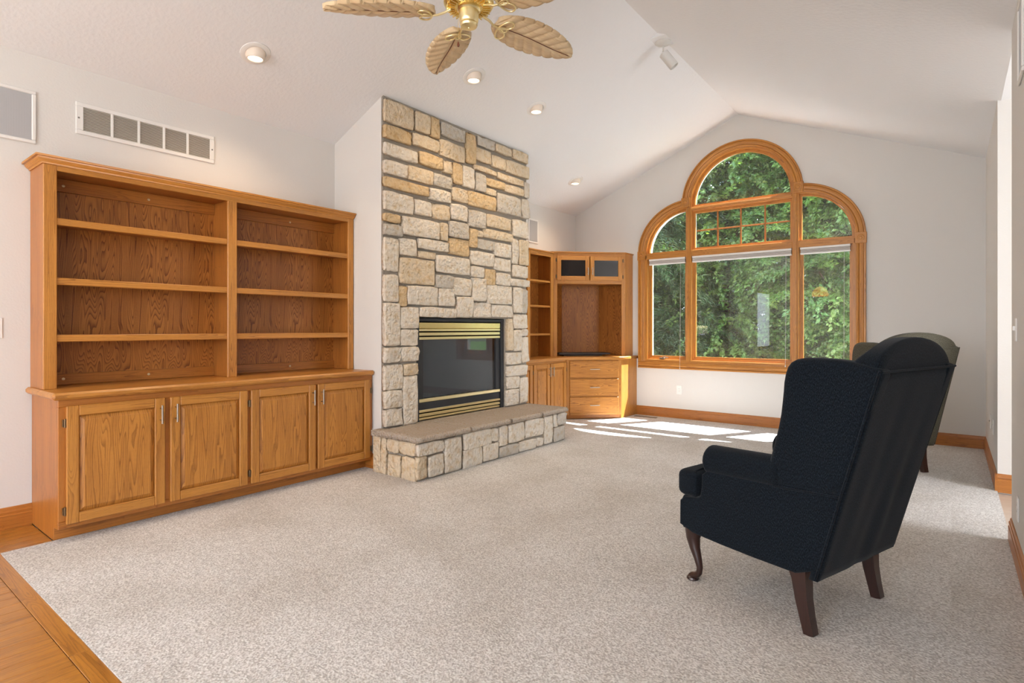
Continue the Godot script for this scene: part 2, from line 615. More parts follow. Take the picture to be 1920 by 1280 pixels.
# ------------------------------------------------------------------ camera, sky, sun, area lights set out of view
func make_view() -> void:
	var cam := Camera3D.new()
	cam.name = "camera"
	cam.near = 0.05
	cam.far = 200.0
	cam.projection = Camera3D.PROJECTION_FRUSTUM
	cam.size = 0.05 * 1280.0 / 1058.0
	cam.frustum_offset = Vector2(0.0, -0.05 * 25.0 / 1058.0)
	cam.position = Vector3(0, 1.2, 0)
	cam.rotation.y = deg_to_rad(37.9)
	add_child(cam)

	var sky_look := ProceduralSkyMaterial.new()
	sky_look.sky_top_color = Color8(150, 186, 226)
	sky_look.sky_horizon_color = Color8(226, 234, 240)
	sky_look.ground_horizon_color = Color8(150, 156, 140)
	sky_look.ground_bottom_color = Color8(96, 104, 80)
	sky_look.sky_energy_multiplier = 1.0
	var env := Environment.new()
	env.background_mode = Environment.BG_SKY
	env.sky = Sky.new()
	env.sky.sky_material = sky_look
	env.background_energy_multiplier = 3.2
	env.tonemap_mode = Environment.TONE_MAPPER_LINEAR
	env.tonemap_exposure = 1.4
	env.sdfgi_enabled = true
	env.ssao_enabled = true
	env.ssil_enabled = true
	var we := WorldEnvironment.new()
	we.name = "surroundings"
	we.environment = env
	add_child(we)

	var sun := DirectionalLight3D.new()
	sun.name = "sun"
	sun.light_color = Color8(244, 249, 255)
	sun.light_energy = 9.0
	sun.light_angular_distance = 0.6
	sun.shadow_enabled = true
	sun.sky_mode = DirectionalLight3D.SKY_MODE_LIGHT_ONLY
	add_child(sun)
	sun.look_at_from_position(Vector3.ZERO, Vector3(-0.31, -1.0, 0.53), Vector3.UP)

	# area lights in unseen openings out of view, placed to light the room
	unseen_area_light("unseen_doors_light", Vector3(WALL_RIGHT + 0.02, 1.2, 2.45), deg_to_rad(90.0), Vector2(3.3, 2.2), 0.3, Color8(230, 241, 255))
	unseen_area_light("added_rear_fill", Vector3(-0.95, 1.6, WALL_REAR + 0.02), 0.0, Vector2(1.8, 1.3), 5.4, Color8(230, 241, 255))  # added fill for the far wall and both ceiling slopes
	unseen_area_light("unseen_left_window_light", Vector3(WALL_LEFT - 0.02, 1.45, 3.4), deg_to_rad(-90.0), Vector2(1.4, 1.6), 1.5, Color8(230, 241, 255))
	unseen_area_light("unseen_hall_light", Vector3(3.42, 1.5, -4.55), deg_to_rad(90.0), Vector2(1.5, 1.6), 3.2, Color8(250, 250, 255))

func unseen_area_light(called: String, at: Vector3, turn: float, size: Vector2, energy: float, c: Color) -> void:
	var l := AreaLight3D.new()
	l.name = called
	l.area_size = size
	l.area_normalize_energy = false
	l.light_energy = energy
	l.light_color = c
	l.shadow_enabled = true
	l.set("area_range", 30.0)
	l.position = at
	l.rotation.y = turn
	add_child(l)

# ------------------------------------------------------------------ the shell of the room
func wall_poly(z: float, depth: float, poly: PackedVector2Array, b: MB) -> void:
	b.prism(poly, Vector3(0, 0, z), GX, GY, GZ, 0.0, depth)

func half_arch(r: float, y0: float, count := 32) -> PackedVector2Array:
	var q := PackedVector2Array()
	for i in count + 1:
		var a := PI * i / count
		q.append(Vector2(WC + r * cos(a), y0 + r * sin(a)))
	return q

func quarter(side: float, x0: float, y0: float, rx: float, ry: float, count := 20) -> PackedVector2Array:
	# from the outer foot of the arc up to its top beside the middle light
	var q := PackedVector2Array()
	for i in count + 1:
		var a := PI / 2 * i / count
		q.append(Vector2(WC + side * (x0 + rx * cos(a)), y0 + ry * sin(a)))
	return q

func make_shell() -> void:
	# floor under everything
	var b := mb(GX)
	b.box(Vector3(WALL_LEFT - 0.3, -0.3, WALL_FAR - 0.3), Vector3(4.0, -0.02, WALL_REAR + 0.3), 0.0)
	structure(b, "floor_base", M.hall_floor)

	# the carpet, cut to the room: its near edge lies on the wood floor's border
	b = mb(GX)
	b.su = 1.0
	b.sv = 1.0
	b.off = Vector2.ZERO
	var cut_out := PackedVector2Array([Vector2(-4.002, -0.7), Vector2(0.268, -0.7), Vector2(0.268, WALL_FAR + 0.005), Vector2(-3.47, WALL_FAR + 0.005), Vector2(-3.47, -6.83), Vector2(-4.0, -6.3), Vector2(-4.04, -6.28), Vector2(-4.04, -5.14), Vector2(-3.295, -5.14), Vector2(-3.295, -3.02), Vector2(-3.79, -3.02), Vector2(-3.79, -3.085), Vector2(-4.002, -3.085)])
	b.prism(cut_out, Vector3.ZERO, GX, GZ, GY, -0.02, 0.0)
	structure(b, "floor_carpet", M.carpet)

	# wood floor planks before the carpet and along the left wall
	var planks := setting("floor_planks")
	var x := WALL_LEFT
	while x < 0.2:
		var x1 := minf(x + 0.083, 0.268)
		var z0 := -0.632 if x > -4.0 else -0.925
		var cut := rng.randf_range(0.0, 0.5)
		for seg in [[z0, 0.35 + cut], [0.35 + cut, 1.7 + cut * 0.6]]:
			var p := mb(GZ)
			p.box(Vector3(x + 0.0006, -0.02, seg[0] + 0.0006), Vector3(x1 - 0.0006, -0.004, seg[1] - 0.0006), 0.0016)
			part(p, "plank", M.oak_floor, planks)
		x = x1
	for k in 3:
		var x0 := -3.971 + k * 1.42
		board(planks, "border_board", Vector3(x0, -0.02, -0.7), Vector3(minf(x0 + 1.418, 0.268), -0.004, -0.6335), GX, M.oak_floor, 0.0016)

	# side walls
	b = mb()
	b.box(Vector3(WALL_LEFT - 0.15, -0.05, WALL_FAR - 0.15), Vector3(WALL_LEFT, EAVE + 0.05, 2.65), 0.0)
	b.box(Vector3(WALL_LEFT - 0.15, -0.05, 2.65), Vector3(WALL_LEFT, 0.6, 4.15), 0.0)
	b.box(Vector3(WALL_LEFT - 0.15, 2.3, 2.65), Vector3(WALL_LEFT, EAVE + 0.05, 4.15), 0.0)
	b.box(Vector3(WALL_LEFT - 0.15, -0.05, 4.15), Vector3(WALL_LEFT, EAVE + 0.05, WALL_REAR + 0.15), 0.0)
	structure(b, "wall_left", M.wall)
	b = mb()
	b.box(Vector3(WALL_RIGHT, -0.05, WALL_FAR - 0.15), Vector3(WALL_RIGHT + 0.14, EAVE + 0.06, -5.5), 0.0)
	b.box(Vector3(WALL_RIGHT, -0.05, -4.26), Vector3(WALL_RIGHT + 0.14, EAVE + 0.06, 0.75), 0.0)
	b.box(Vector3(WALL_RIGHT, 2.35, 0.75), Vector3(WALL_RIGHT + 0.14, EAVE + 0.06, 4.15), 0.0)
	b.box(Vector3(WALL_RIGHT, -0.05, 4.15), Vector3(WALL_RIGHT + 0.14, EAVE + 0.06, WALL_REAR + 0.15), 0.0)
	structure(b, "wall_right", M.wall)

	# the hall beyond the opening in the right wall
	b = mb()
	b.box(Vector3(WALL_RIGHT + 0.14, -0.05, -5.64), Vector3(3.6, 2.95, -5.5), 0.0)
	structure(b, "wall_hall_far", M.wall)
	b = mb()
	b.box(Vector3(WALL_RIGHT + 0.14, -0.05, -3.6), Vector3(3.6, 2.95, -3.46), 0.0)
	structure(b, "wall_hall_near", M.wall)
	b = mb()
	b.box(Vector3(3.48, -0.05, -5.5), Vector3(3.62, 0.68, -3.6), 0.0)
	b.box(Vector3(3.48, 2.32, -5.5), Vector3(3.62, 2.95, -3.6), 0.0)
	b.box(Vector3(3.48, 0.68, -5.5), Vector3(3.62, 2.32, -5.32), 0.0)
	b.box(Vector3(3.48, 0.68, -3.78), Vector3(3.62, 2.32, -3.6), 0.0)
	structure(b, "wall_hall_end", M.wall)
	var unseen_hall_window := setting("unseen_window_3")  # unseen window at the hall end, lights the opening and the carpet
	board(unseen_hall_window, "frame", Vector3(3.5, 0.68, -4.57), Vector3(3.58, 2.32, -4.53), GY, M.oak, 0.004)
	board(unseen_hall_window, "pane", Vector3(3.54, 0.68, -5.32), Vector3(3.545, 2.32, -3.78), GY, M.glass, 0.0)
	b = mb()
	b.box(Vector3(WALL_RIGHT + 0.14, 2.9, -5.5), Vector3(3.6, 3.0, -3.6), 0.0)
	b.box(Vector3(WALL_RIGHT, EAVE + 0.015, -5.5), Vector3(WALL_RIGHT + 0.14, 3.0, -4.26), 0.0)
	structure(b, "ceiling_hall", M.ceiling)

	# far wall: a gable with the opening of the arched window left free
	b = mb()
	var zw := WALL_FAR - 0.2
	var dw := 0.2
	var xl := WC - 1.26
	var xr := WC + 1.26
	wall_poly(zw, dw, PackedVector2Array([Vector2(WALL_LEFT - 0.1, -0.05), Vector2(xl, -0.05), Vector2(xl, ceiling_at(xl) + 0.06), Vector2(WALL_LEFT - 0.1, EAVE + 0.02)]), b)
	wall_poly(zw, dw, PackedVector2Array([Vector2(xr, -0.05), Vector2(WALL_RIGHT + 0.1, -0.05), Vector2(WALL_RIGHT + 0.1, EAVE + 0.02), Vector2(xr, ceiling_at(xr) + 0.06)]), b)
	wall_poly(zw, dw, PackedVector2Array([Vector2(xl, -0.05), Vector2(xr, -0.05), Vector2(xr, 0.745), Vector2(xl, 0.745)]), b)
	var over := PackedVector2Array([Vector2(xl, ceiling_at(xl) + 0.06), Vector2(RIDGE_X, RIDGE_Y + 0.06), Vector2(xr, ceiling_at(xr) + 0.06)])
	over.append_array(quarter(1.0, 0.64, 2.235, 0.62, 0.57))
	over.append_array(half_arch(0.635, 2.84))
	var lq := quarter(-1.0, 0.64, 2.235, 0.62, 0.57)
	lq.reverse()
	over.append_array(lq)
	wall_poly(zw, dw, over, b)
	structure(b, "wall_far", M.wall)

	# rear wall behind the camera, with a window added to hold fill light
	b = mb()
	var zr := WALL_REAR
	wall_poly(zr, 0.15, PackedVector2Array([Vector2(WALL_LEFT, -0.05), Vector2(-1.95, -0.05), Vector2(-1.95, ceiling_at(-1.95) + 0.05), Vector2(RIDGE_X, RIDGE_Y + 0.05), Vector2(WALL_LEFT, EAVE + 0.05)]), b)
	wall_poly(zr, 0.15, PackedVector2Array([Vector2(0.05, -0.05), Vector2(WALL_RIGHT, -0.05), Vector2(WALL_RIGHT, EAVE + 0.05), Vector2(0.05, ceiling_at(0.05) + 0.05)]), b)
	wall_poly(zr, 0.15, PackedVector2Array([Vector2(-1.95, 2.3), Vector2(0.05, 2.3), Vector2(0.05, ceiling_at(0.05) + 0.05), Vector2(-1.95, ceiling_at(-1.95) + 0.05)]), b)
	wall_poly(zr, 0.15, PackedVector2Array([Vector2(-1.95, -0.05), Vector2(0.05, -0.05), Vector2(0.05, 0.9), Vector2(-1.95, 0.9)]), b)
	structure(b, "wall_rear", M.wall)
	var rear := setting("added_window_2")
	for x0 in [-1.95, -0.98, -0.01]:
		board(rear, "stile", Vector3(x0, 0.9, zr + 0.05), Vector3(x0 + 0.06, 2.3, zr + 0.1), GY, M.oak, 0.004)
	for y0 in [0.9, 2.24]:
		board(rear, "rail", Vector3(-1.89, y0, zr + 0.05), Vector3(-0.01, y0 + 0.06, zr + 0.1), GX, M.oak, 0.004)
	board(rear, "pane", Vector3(-1.89, 0.96, zr + 0.073), Vector3(-0.01, 2.24, zr + 0.077), GX, M.glass, 0.0)
	var aside := setting("unseen_window_4")  # unseen side window, placed to light the right ceiling slope
	for z0 in [2.65, 4.09]:
		board(aside, "stile", Vector3(WALL_LEFT - 0.1, 0.6, z0), Vector3(WALL_LEFT - 0.05, 2.3, z0 + 0.06), GY, M.oak, 0.004)
	for y0 in [0.6, 2.24]:
		board(aside, "rail", Vector3(WALL_LEFT - 0.1, y0, 2.71), Vector3(WALL_LEFT - 0.05, y0 + 0.06, 4.09), GZ, M.oak, 0.004)
	board(aside, "pane", Vector3(WALL_LEFT - 0.077, 0.66, 2.71), Vector3(WALL_LEFT - 0.073, 2.24, 4.09), GY, M.glass, 0.0)
	# unseen glass doors behind the camera, placed to light the left side
	var doors := setting("door_1")
	var xd := WALL_RIGHT
	for k in 4:
		var z0 := 0.75 + k * 0.85
		board(doors, "stile", Vector3(xd + 0.05, 0, z0), Vector3(xd + 0.1, 2.35, z0 + 0.06), GY, M.oak, 0.004)
		board(doors, "stile", Vector3(xd + 0.05, 0, z0 + 0.79), Vector3(xd + 0.1, 2.35, z0 + 0.85), GY, M.oak, 0.004)
		board(doors, "rail", Vector3(xd + 0.05, 0, z0 + 0.06), Vector3(xd + 0.1, 0.1, z0 + 0.79), GZ, M.oak, 0.004)
		board(doors, "rail", Vector3(xd + 0.05, 2.27, z0 + 0.06), Vector3(xd + 0.1, 2.35, z0 + 0.79), GZ, M.oak, 0.004)
		board(doors, "pane", Vector3(xd + 0.073, 0.1, z0 + 0.06), Vector3(xd + 0.077, 2.27, z0 + 0.79), GY, M.glass, 0.0)

	# the two slopes of the ceiling
	b = mb()
	var rise := PackedVector2Array([Vector2(WALL_LEFT - 0.2, ceiling_at(WALL_LEFT - 0.2)), Vector2(RIDGE_X, RIDGE_Y), Vector2(RIDGE_X, RIDGE_Y + 0.16), Vector2(WALL_LEFT - 0.2, ceiling_at(WALL_LEFT - 0.2) + 0.16)])
	wall_poly(WALL_FAR - 0.2, WALL_REAR - WALL_FAR + 0.4, rise, b)
	var fall := PackedVector2Array([Vector2(RIDGE_X, RIDGE_Y), Vector2(WALL_RIGHT + 0.02, ceiling_at(WALL_RIGHT + 0.02)), Vector2(WALL_RIGHT + 0.2, ceiling_at(WALL_RIGHT + 0.02)), Vector2(WALL_RIGHT + 0.2, ceiling_at(WALL_RIGHT) + 0.16), Vector2(RIDGE_X, RIDGE_Y + 0.16)])
	wall_poly(WALL_FAR - 0.2, WALL_REAR - WALL_FAR + 0.4, fall, b)
	structure(b, "ceiling", M.ceiling)

	# oak baseboards
	baseboard("baseboard_far", Vector3(-3.47, 0, WALL_FAR), Vector3(WALL_RIGHT, 0, WALL_FAR), GZ)
	baseboard("baseboard_right_far", Vector3(WALL_RIGHT, 0, WALL_FAR), Vector3(WALL_RIGHT, 0, -5.485), -GX)
	baseboard("baseboard_hall", Vector3(WALL_RIGHT - 0.016, 0, -5.5), Vector3(3.48, 0, -5.5), GZ)
	baseboard("baseboard_right_near", Vector3(WALL_RIGHT, 0, -4.26), Vector3(WALL_RIGHT, 0, 0.75), -GX)
	baseboard("baseboard_left", Vector3(WALL_LEFT, 0, WALL_REAR), Vector3(WALL_LEFT, 0, -0.925), GX)
	baseboard("baseboard_chimney", Vector3(WALL_LEFT, 0, -3.09), Vector3(-3.80, 0, -3.09), GZ)

func baseboard(called: String, a: Vector3, c: Vector3, out: Vector3) -> void:
	var b := mb()
	var prof := PackedVector2Array([Vector2(0, -0.01), Vector2(0.016, -0.01), Vector2(0.016, 0.078), Vector2(0.012, 0.082), Vector2(0.012, 0.092), Vector2(0.014, 0.096), Vector2(0.013, 0.104), Vector2(0.008, 0.109), Vector2(0.007, 0.12), Vector2(0.003, 0.126), Vector2(0, 0.126)])
	b.sweep(prof, [a, c], [out, out], GY)
	structure(b, called, M.oak_red)

# ------------------------------------------------------------------ the arched window
func ring(b: MB, outer: PackedVector2Array, inner: PackedVector2Array, z0: float, z1: float) -> void:
	var m := outer.size()
	for i in m:
		var k := (i + 1) % m
		var oa := outer[i]
		var ob := outer[k]
		var ia := inner[i]
		var ib := inner[k]
		var mid := (oa + ob) * 0.5 - (ia + ib) * 0.5
		var e := (ob - oa).normalized()
		var no := Vector2(e.y, -e.x)
		if no.dot(mid) < 0:
			no = -no
		var n3 := Vector3(no.x, no.y, 0)
		b.grain = Vector3(e.x, e.y, 0)
		for s in [[z1, 1.0], [z0, -1.0]]:
			b.face([Vector3(oa.x, oa.y, s[0]), Vector3(ob.x, ob.y, s[0]), Vector3(ib.x, ib.y, s[0]), Vector3(ia.x, ia.y, s[0])], Vector3(0, 0, s[1]))
		b.face([Vector3(oa.x, oa.y, z0), Vector3(ob.x, ob.y, z0), Vector3(ob.x, ob.y, z1), Vector3(oa.x, oa.y, z1)], n3)
		b.face([Vector3(ia.x, ia.y, z0), Vector3(ib.x, ib.y, z0), Vector3(ib.x, ib.y, z1), Vector3(ia.x, ia.y, z1)], -n3)

func rect2(x0: float, x1: float, y0: float, y1: float) -> PackedVector2Array:
	return PackedVector2Array([Vector2(x0, y0), Vector2(x1, y0), Vector2(x1, y1), Vector2(x0, y1)])

func quarter_closed(side: float, x0: float, y0: float, rx: float, ry: float, ins: float) -> PackedVector2Array:
	var q := quarter(side, x0 + ins, y0 + ins, rx - 2 * ins, ry - 2 * ins)
	q.append(Vector2(WC + side * (x0 + ins), y0 + ins))
	return q

func half_closed(r: float, base: float, ins: float) -> PackedVector2Array:
	# a round head on short straight sides
	var q := PackedVector2Array([Vector2(WC + r - ins, base + ins)])
	for i in 33:
		var a := PI * i / 32
		q.append(Vector2(WC + (r - ins) * cos(a), 2.828 + (r - ins) * sin(a)))
	q.append(Vector2(WC - r + ins, base + ins))
	return q

func pane(parent: Node3D, poly: PackedVector2Array, z: float) -> void:
	var s := mb()
	var idx := Geometry2D.triangulate_polygon(poly)
	for i in range(0, idx.size(), 3):
		var q := []
		for k in 3:
			q.append(Vector3(poly[idx[i + k]].x, poly[idx[i + k]].y, z))
		s.face(q, GZ)
	part(s, "pane", M.glass, parent)

func make_window() -> void:
	var w := setting("window_1")
	var Z0 := WALL_FAR
	# liner of the opening
	var b := mb()
	ring(b, rect2(WC - 1.26, WC + 1.26, 0.735, 2.152), rect2(WC - 1.222, WC + 1.222, 0.775, 2.147), Z0 - 0.092, Z0 + 0.004)
	part(b, "frame", M.oak, w)
	b = mb()
	ring(b, half_closed(0.642, 2.75, 0.0), half_closed(0.642, 2.75, 0.031), Z0 - 0.092, Z0 + 0.004)
	part(b, "frame", M.oak, w)
	for s in [-1.0, 1.0]:
		b = mb()
		ring(b, quarter_closed(s, 0.64, 2.2, 0.625, 0.61, 0.0), quarter_closed(s, 0.64, 2.2, 0.625, 0.61, 0.028), Z0 - 0.092, Z0 + 0.004)
		part(b, "frame", M.oak, w)

	# pale cladding on the weather side of frame, posts and bars
	b = mb()
	ring(b, rect2(WC - 1.26, WC + 1.26, 0.735, 2.152), rect2(WC - 1.222, WC + 1.222, 0.775, 2.147), Z0 - 0.2, Z0 - 0.0925)
	part(b, "cladding", M.clad, w)
	b = mb()
	ring(b, half_closed(0.642, 2.75, 0.0), half_closed(0.642, 2.75, 0.031), Z0 - 0.2, Z0 - 0.0925)
	part(b, "cladding", M.clad, w)
	for s in [-1.0, 1.0]:
		b = mb()
		ring(b, quarter_closed(s, 0.64, 2.2, 0.625, 0.61, 0.0), quarter_closed(s, 0.64, 2.2, 0.625, 0.61, 0.028), Z0 - 0.2, Z0 - 0.0925)
		part(b, "cladding", M.clad, w)
		board(w, "cladding", Vector3(WC + s * 0.606, 0.76, Z0 - 0.19), Vector3(WC + s * 0.676, 2.86, Z0 - 0.0925), GY, M.clad, 0.003)
		board(w, "cladding", Vector3(WC + s * 0.674, 2.145, Z0 - 0.19), Vector3(WC + s * 1.24, 2.215, Z0 - 0.0925), GX, M.clad, 0.003)
	board(w, "cladding", Vector3(WC - 0.608, 2.145, Z0 - 0.19), Vector3(WC + 0.608, 2.225, Z0 - 0.0925), GX, M.clad, 0.003)
	board(w, "cladding", Vector3(WC - 0.608, 2.742, Z0 - 0.19), Vector3(WC + 0.608, 2.79, Z0 - 0.0925), GX, M.clad, 0.003)

	# posts and bars between the lights
	for s in [-1.0, 1.0]:
		board(w, "mullion", Vector3(WC + s * 0.606, 0.76, Z0 - 0.092), Vector3(WC + s * 0.676, 2.86, Z0 + 0.006), GY, M.oak, 0.004)
		board(w, "mullion_bead", Vector3(WC + s * 0.622, 0.76, Z0 + 0.004), Vector3(WC + s * 0.66, 2.79, Z0 + 0.016), GY, M.oak, 0.004)
		board(w, "transom", Vector3(WC + s * 0.674, 2.145, Z0 - 0.092), Vector3(WC + s * 1.24, 2.215, Z0 + 0.005), GX, M.oak, 0.004)
	board(w, "transom", Vector3(WC - 0.608, 2.145, Z0 - 0.092), Vector3(WC + 0.608, 2.225, Z0 + 0.006), GX, M.oak, 0.004)
	board(w, "transom", Vector3(WC - 0.608, 2.742, Z0 - 0.092), Vector3(WC + 0.608, 2.79, Z0 + 0.006), GX, M.oak, 0.004)
	board(w, "transom_bead", Vector3(WC - 0.606, 2.755, Z0 + 0.004), Vector3(WC + 0.606, 2.777, Z0 + 0.018), GX, M.oak, 0.004)

	# sashes with their panes
	var zg := Z0 - 0.085
	for a in [[-1.222, -0.676], [-0.606, 0.606], [0.676, 1.222]]:
		for step in [[0.0, 0.02, -0.092, -0.05], [0.018, 0.037, -0.092, -0.066]]:
			b = mb()
			ring(b, rect2(WC + a[0] + step[0], WC + a[1] - step[0], 0.775 + step[0] * 1.3, 2.147 - step[0]), rect2(WC + a[0] + step[1], WC + a[1] - step[1], 0.775 + step[1] * 1.3, 2.147 - step[1]), Z0 + step[2], Z0 + step[3])
			part(b, "sash", M.oak, w)
		pane(w, rect2(WC + a[0] + 0.034, WC + a[1] - 0.034, 0.815, 2.115), zg)
	b = mb()
	ring(b, rect2(WC - 0.606, WC + 0.606, 2.222, 2.745), rect2(WC - 0.574, WC + 0.574, 2.258, 2.712), Z0 - 0.092, Z0 - 0.05)
	part(b, "sash", M.oak, w)
	pane(w, rect2(WC - 0.577, WC + 0.577, 2.256, 2.715), zg)
	for k in 3:
		var x := WC + 0.287 * (k - 1)
		board(w, "muntin", Vector3(x - 0.009, 2.256, zg + 0.002), Vector3(x + 0.009, 2.714, zg + 0.016), GY, M.oak_red, 0.003)
	for k in 4:
		var x := WC - 0.574 + 0.287 * k
		board(w, "muntin", Vector3(x + 0.009, 2.474, zg + 0.002), Vector3(x + 0.278, 2.491, zg + 0.015), GX, M.oak_red, 0.003)
	b = mb()
	ring(b, half_closed(0.612, 2.788, 0.0), half_closed(0.612, 2.788, 0.036), Z0 - 0.092, Z0 - 0.05)
	part(b, "sash", M.oak, w)
	pane(w, half_closed(0.612, 2.788, 0.033), zg)
	for s in [-1.0, 1.0]:
		b = mb()
		ring(b, quarter_closed(s, 0.674, 2.213, 0.563, 0.568, 0.0), quarter_closed(s, 0.674, 2.213, 0.563, 0.568, 0.026), Z0 - 0.092, Z0 - 0.05)
		part(b, "sash", M.oak, w)
		pane(w, quarter_closed(s, 0.674, 2.213, 0.563, 0.568, 0.023), zg)

	# casing on the wall: legs, sill, arches and the round-eyed corner blocks
	var prof := PackedVector2Array([Vector2(0, 0), Vector2(0.1, 0), Vector2(0.1, 0.024), Vector2(0.096, 0.03), Vector2(0.082, 0.03), Vector2(0.079, 0.024), Vector2(0.077, 0.016), Vector2(0.073, 0.019), Vector2(0.055, 0.022), Vector2(0.036, 0.019), Vector2(0.033, 0.013), Vector2(0.03, 0.02), Vector2(0.026, 0.023), Vector2(0.018, 0.021), Vector2(0.015, 0.012), Vector2(0.0, 0.01)])
	for s in [-1.0, 1.0]:
		b = mb()
		b.sweep(prof, [Vector3(WC + s * 1.252, 0.742, Z0), Vector3(WC + s * 1.252, 2.142, Z0)], [Vector3(s, 0, 0), Vector3(s, 0, 0)], GZ)
		part(b, "casing", M.oak, w)
		var places := []
		var outs := []
		for i in 25:
			var a := PI / 2 * i / 24
			places.append(Vector3(WC + s * (0.64 + 0.612 * cos(a)), 2.235 + 0.562 * sin(a), Z0))
			outs.append(Vector3(s * cos(a), sin(a), 0))
		b = mb()
		b.sweep(prof, places, outs, GZ)
		part(b, "arched_casing", M.oak, w)
		for at in [Vector3(WC + s * 1.302, 2.2, Z0), Vector3(WC + s * 0.675, 2.855, Z0)]:
			b = mb()
			b.box(at + Vector3(-0.056, -0.062, 0.0), at + Vector3(0.056, 0.062, 0.034), 0.004)
			b.xf = Transform3D(Basis(GX, PI / 2), at + Vector3(0, 0, 0.034))
			b.lathe([Vector2(0.04, 0.0), Vector2(0.04, 0.004), Vector2(0.032, 0.006), Vector2(0.029, 0.001), Vector2(0.018, 0.001), Vector2(0.014, 0.006), Vector2(0.0, 0.008)], 24)
			part(b, "corner_block", M.oak, w)
	var places2 := []
	var outs2 := []
	for i in 41:
		var a := PI * i / 40
		places2.append(Vector3(WC + 0.628 * cos(a), 2.83 + 0.615 * sin(a), Z0))
		outs2.append(Vector3(cos(a), sin(a), 0))
	b = mb()
	b.sweep(prof, places2, outs2, GZ)
	part(b, "arched_casing", M.oak, w)
	b = mb()
	b.sweep(prof, [Vector3(WC - 1.352, 0.752, Z0), Vector3(WC + 1.352, 0.752, Z0)], [-GY, -GY], GZ)
	part(b, "sill_casing", M.oak, w)

	# casement cranks and locks
	for s in [-1.0, 1.0]:
		b = mb()
		var at := Vector3(WC + s * 0.96 - 0.05, 0.79, Z0 - 0.03)
		b.box(at + Vector3(-0.045, -0.012, -0.02), at + Vector3(0.03, 0.012, 0.02), 0.006)
		b.tube([at + Vector3(0, 0.01, 0.01), at + Vector3(0.02, 0.026, 0.03), at + Vector3(0.07, 0.012, 0.036), at + Vector3(0.085, 0.008, 0.036)], [0.008, 0.007, 0.006, 0.009], 8)
		part(b, "crank", M.nickel, w)

	# folded pleated shades under the transoms, each with its pull cord
	var names := ["grey pleated shade folded up in the narrow left casement", "wide grey pleated shade folded up over the big middle pane", "grey pleated shade folded up in the narrow right casement"]
	var spans := [[-1.2, -0.69], [-0.598, 0.598], [0.69, 1.2]]
	for k in 3:
		var x0: float = WC + spans[k][0]
		var x1: float = WC + spans[k][1]
		var t := thing("window_shade", names[k], "window shade", Vector3((x0 + x1) / 2, 2.06, Z0 - 0.03), 0.0, "window shades")
		board(t, "headrail", Vector3(x0, 2.122, Z0 - 0.048), Vector3(x1, 2.146, Z0 + 0.0), GX, M.plastic, 0.003)
		b = mb()
		var zig := PackedVector2Array()
		for i in 7:
			zig.append(Vector2(-0.003 if i % 2 else -0.012, 2.122 - i * 0.007))
		for i in 7:
			zig.append(Vector2(-0.045 if i % 2 else -0.038, 2.08 + i * 0.007))
		b.prism(zig, Vector3(0, 0, Z0), GZ, GY, GX, x0 + 0.004, x1 - 0.004)
		part(b, "pleats", M.shade, t)
		board(t, "bottom_rail", Vector3(x0, 2.064, Z0 - 0.044), Vector3(x1, 2.08, Z0 - 0.004), GX, M.plastic, 0.003)
		b = mb()
		var xc := x1 - 0.06
		var low := 0.66 if k == 0 else 0.74
		b.tube([Vector3(xc, 2.07, Z0 + 0.002), Vector3(xc, 1.4, Z0 + 0.01), Vector3(xc, low, Z0 + 0.032)], [0.0016], 5)
		b.tube([Vector3(xc, low + 0.02, Z0 + 0.031), Vector3(xc, low, Z0 + 0.032)], [0.003, 0.006], 6)
		part(b, "pull_cord", M.cord, t)

# ------------------------------------------------------------------ oak cabinets
# F places a flat face: origin, along (to the right when seen from the front), out; points are (along, height, out)
class Facing:
	var o: Vector3
	var a: Vector3
	var n: Vector3
	func _init(o_: Vector3, a_: Vector3, n_: Vector3) -> void:
		o = o_
		a = a_
		n = n_
	func frame() -> Transform3D:
		return Transform3D(Basis(a, Vector3(0, 1, 0), n), o)

func fboard(parent: Node3D, called: String, f: Facing, s0: float, s1: float, y0: float, y1: float, d0: float, d1: float, upright: bool, m: Material, bevel := 0.003) -> MeshInstance3D:
	var b := mb(GY if upright else GX)
	b.xf = f.frame()
	b.box(Vector3(minf(s0, s1), y0, d0), Vector3(maxf(s0, s1), y1, d1), bevel)
	return part(b, called, m, parent)

# a bar pull with two posts; bar runs upright or along
func pull(parent: Node3D, f: Facing, s: float, y: float, d: float, length: float, upright: bool, m: Material) -> void:
	var b := mb()
	b.xf = f.frame()
	var dirn := GY if upright else GX
	var c := Vector3(s, y, d + 0.03)
	b.tube([c - dirn * length * 0.5, c + dirn * length * 0.5], [0.006], 10)
	for k in [-0.32, 0.32]:
		var p: Vector3 = c + dirn * length * k
		b.tube([p - Vector3(0, 0, 0.031), p], [0.0045], 8)
	part(b, "handle", m, parent)

func hinge(parent: Node3D, f: Facing, s: float, y: float, d: float) -> void:
	var b := mb()
	b.xf = f.frame()
	b.tube([Vector3(s, y - 0.024, d), Vector3(s, y + 0.024, d)], [0.006], 8)
	b.box(Vector3(s - 0.011, y - 0.02, d - 0.008), Vector3(s + 0.002, y + 0.02, d - 0.001), 0.001)
	part(b, "hinge", M.hinge, parent)

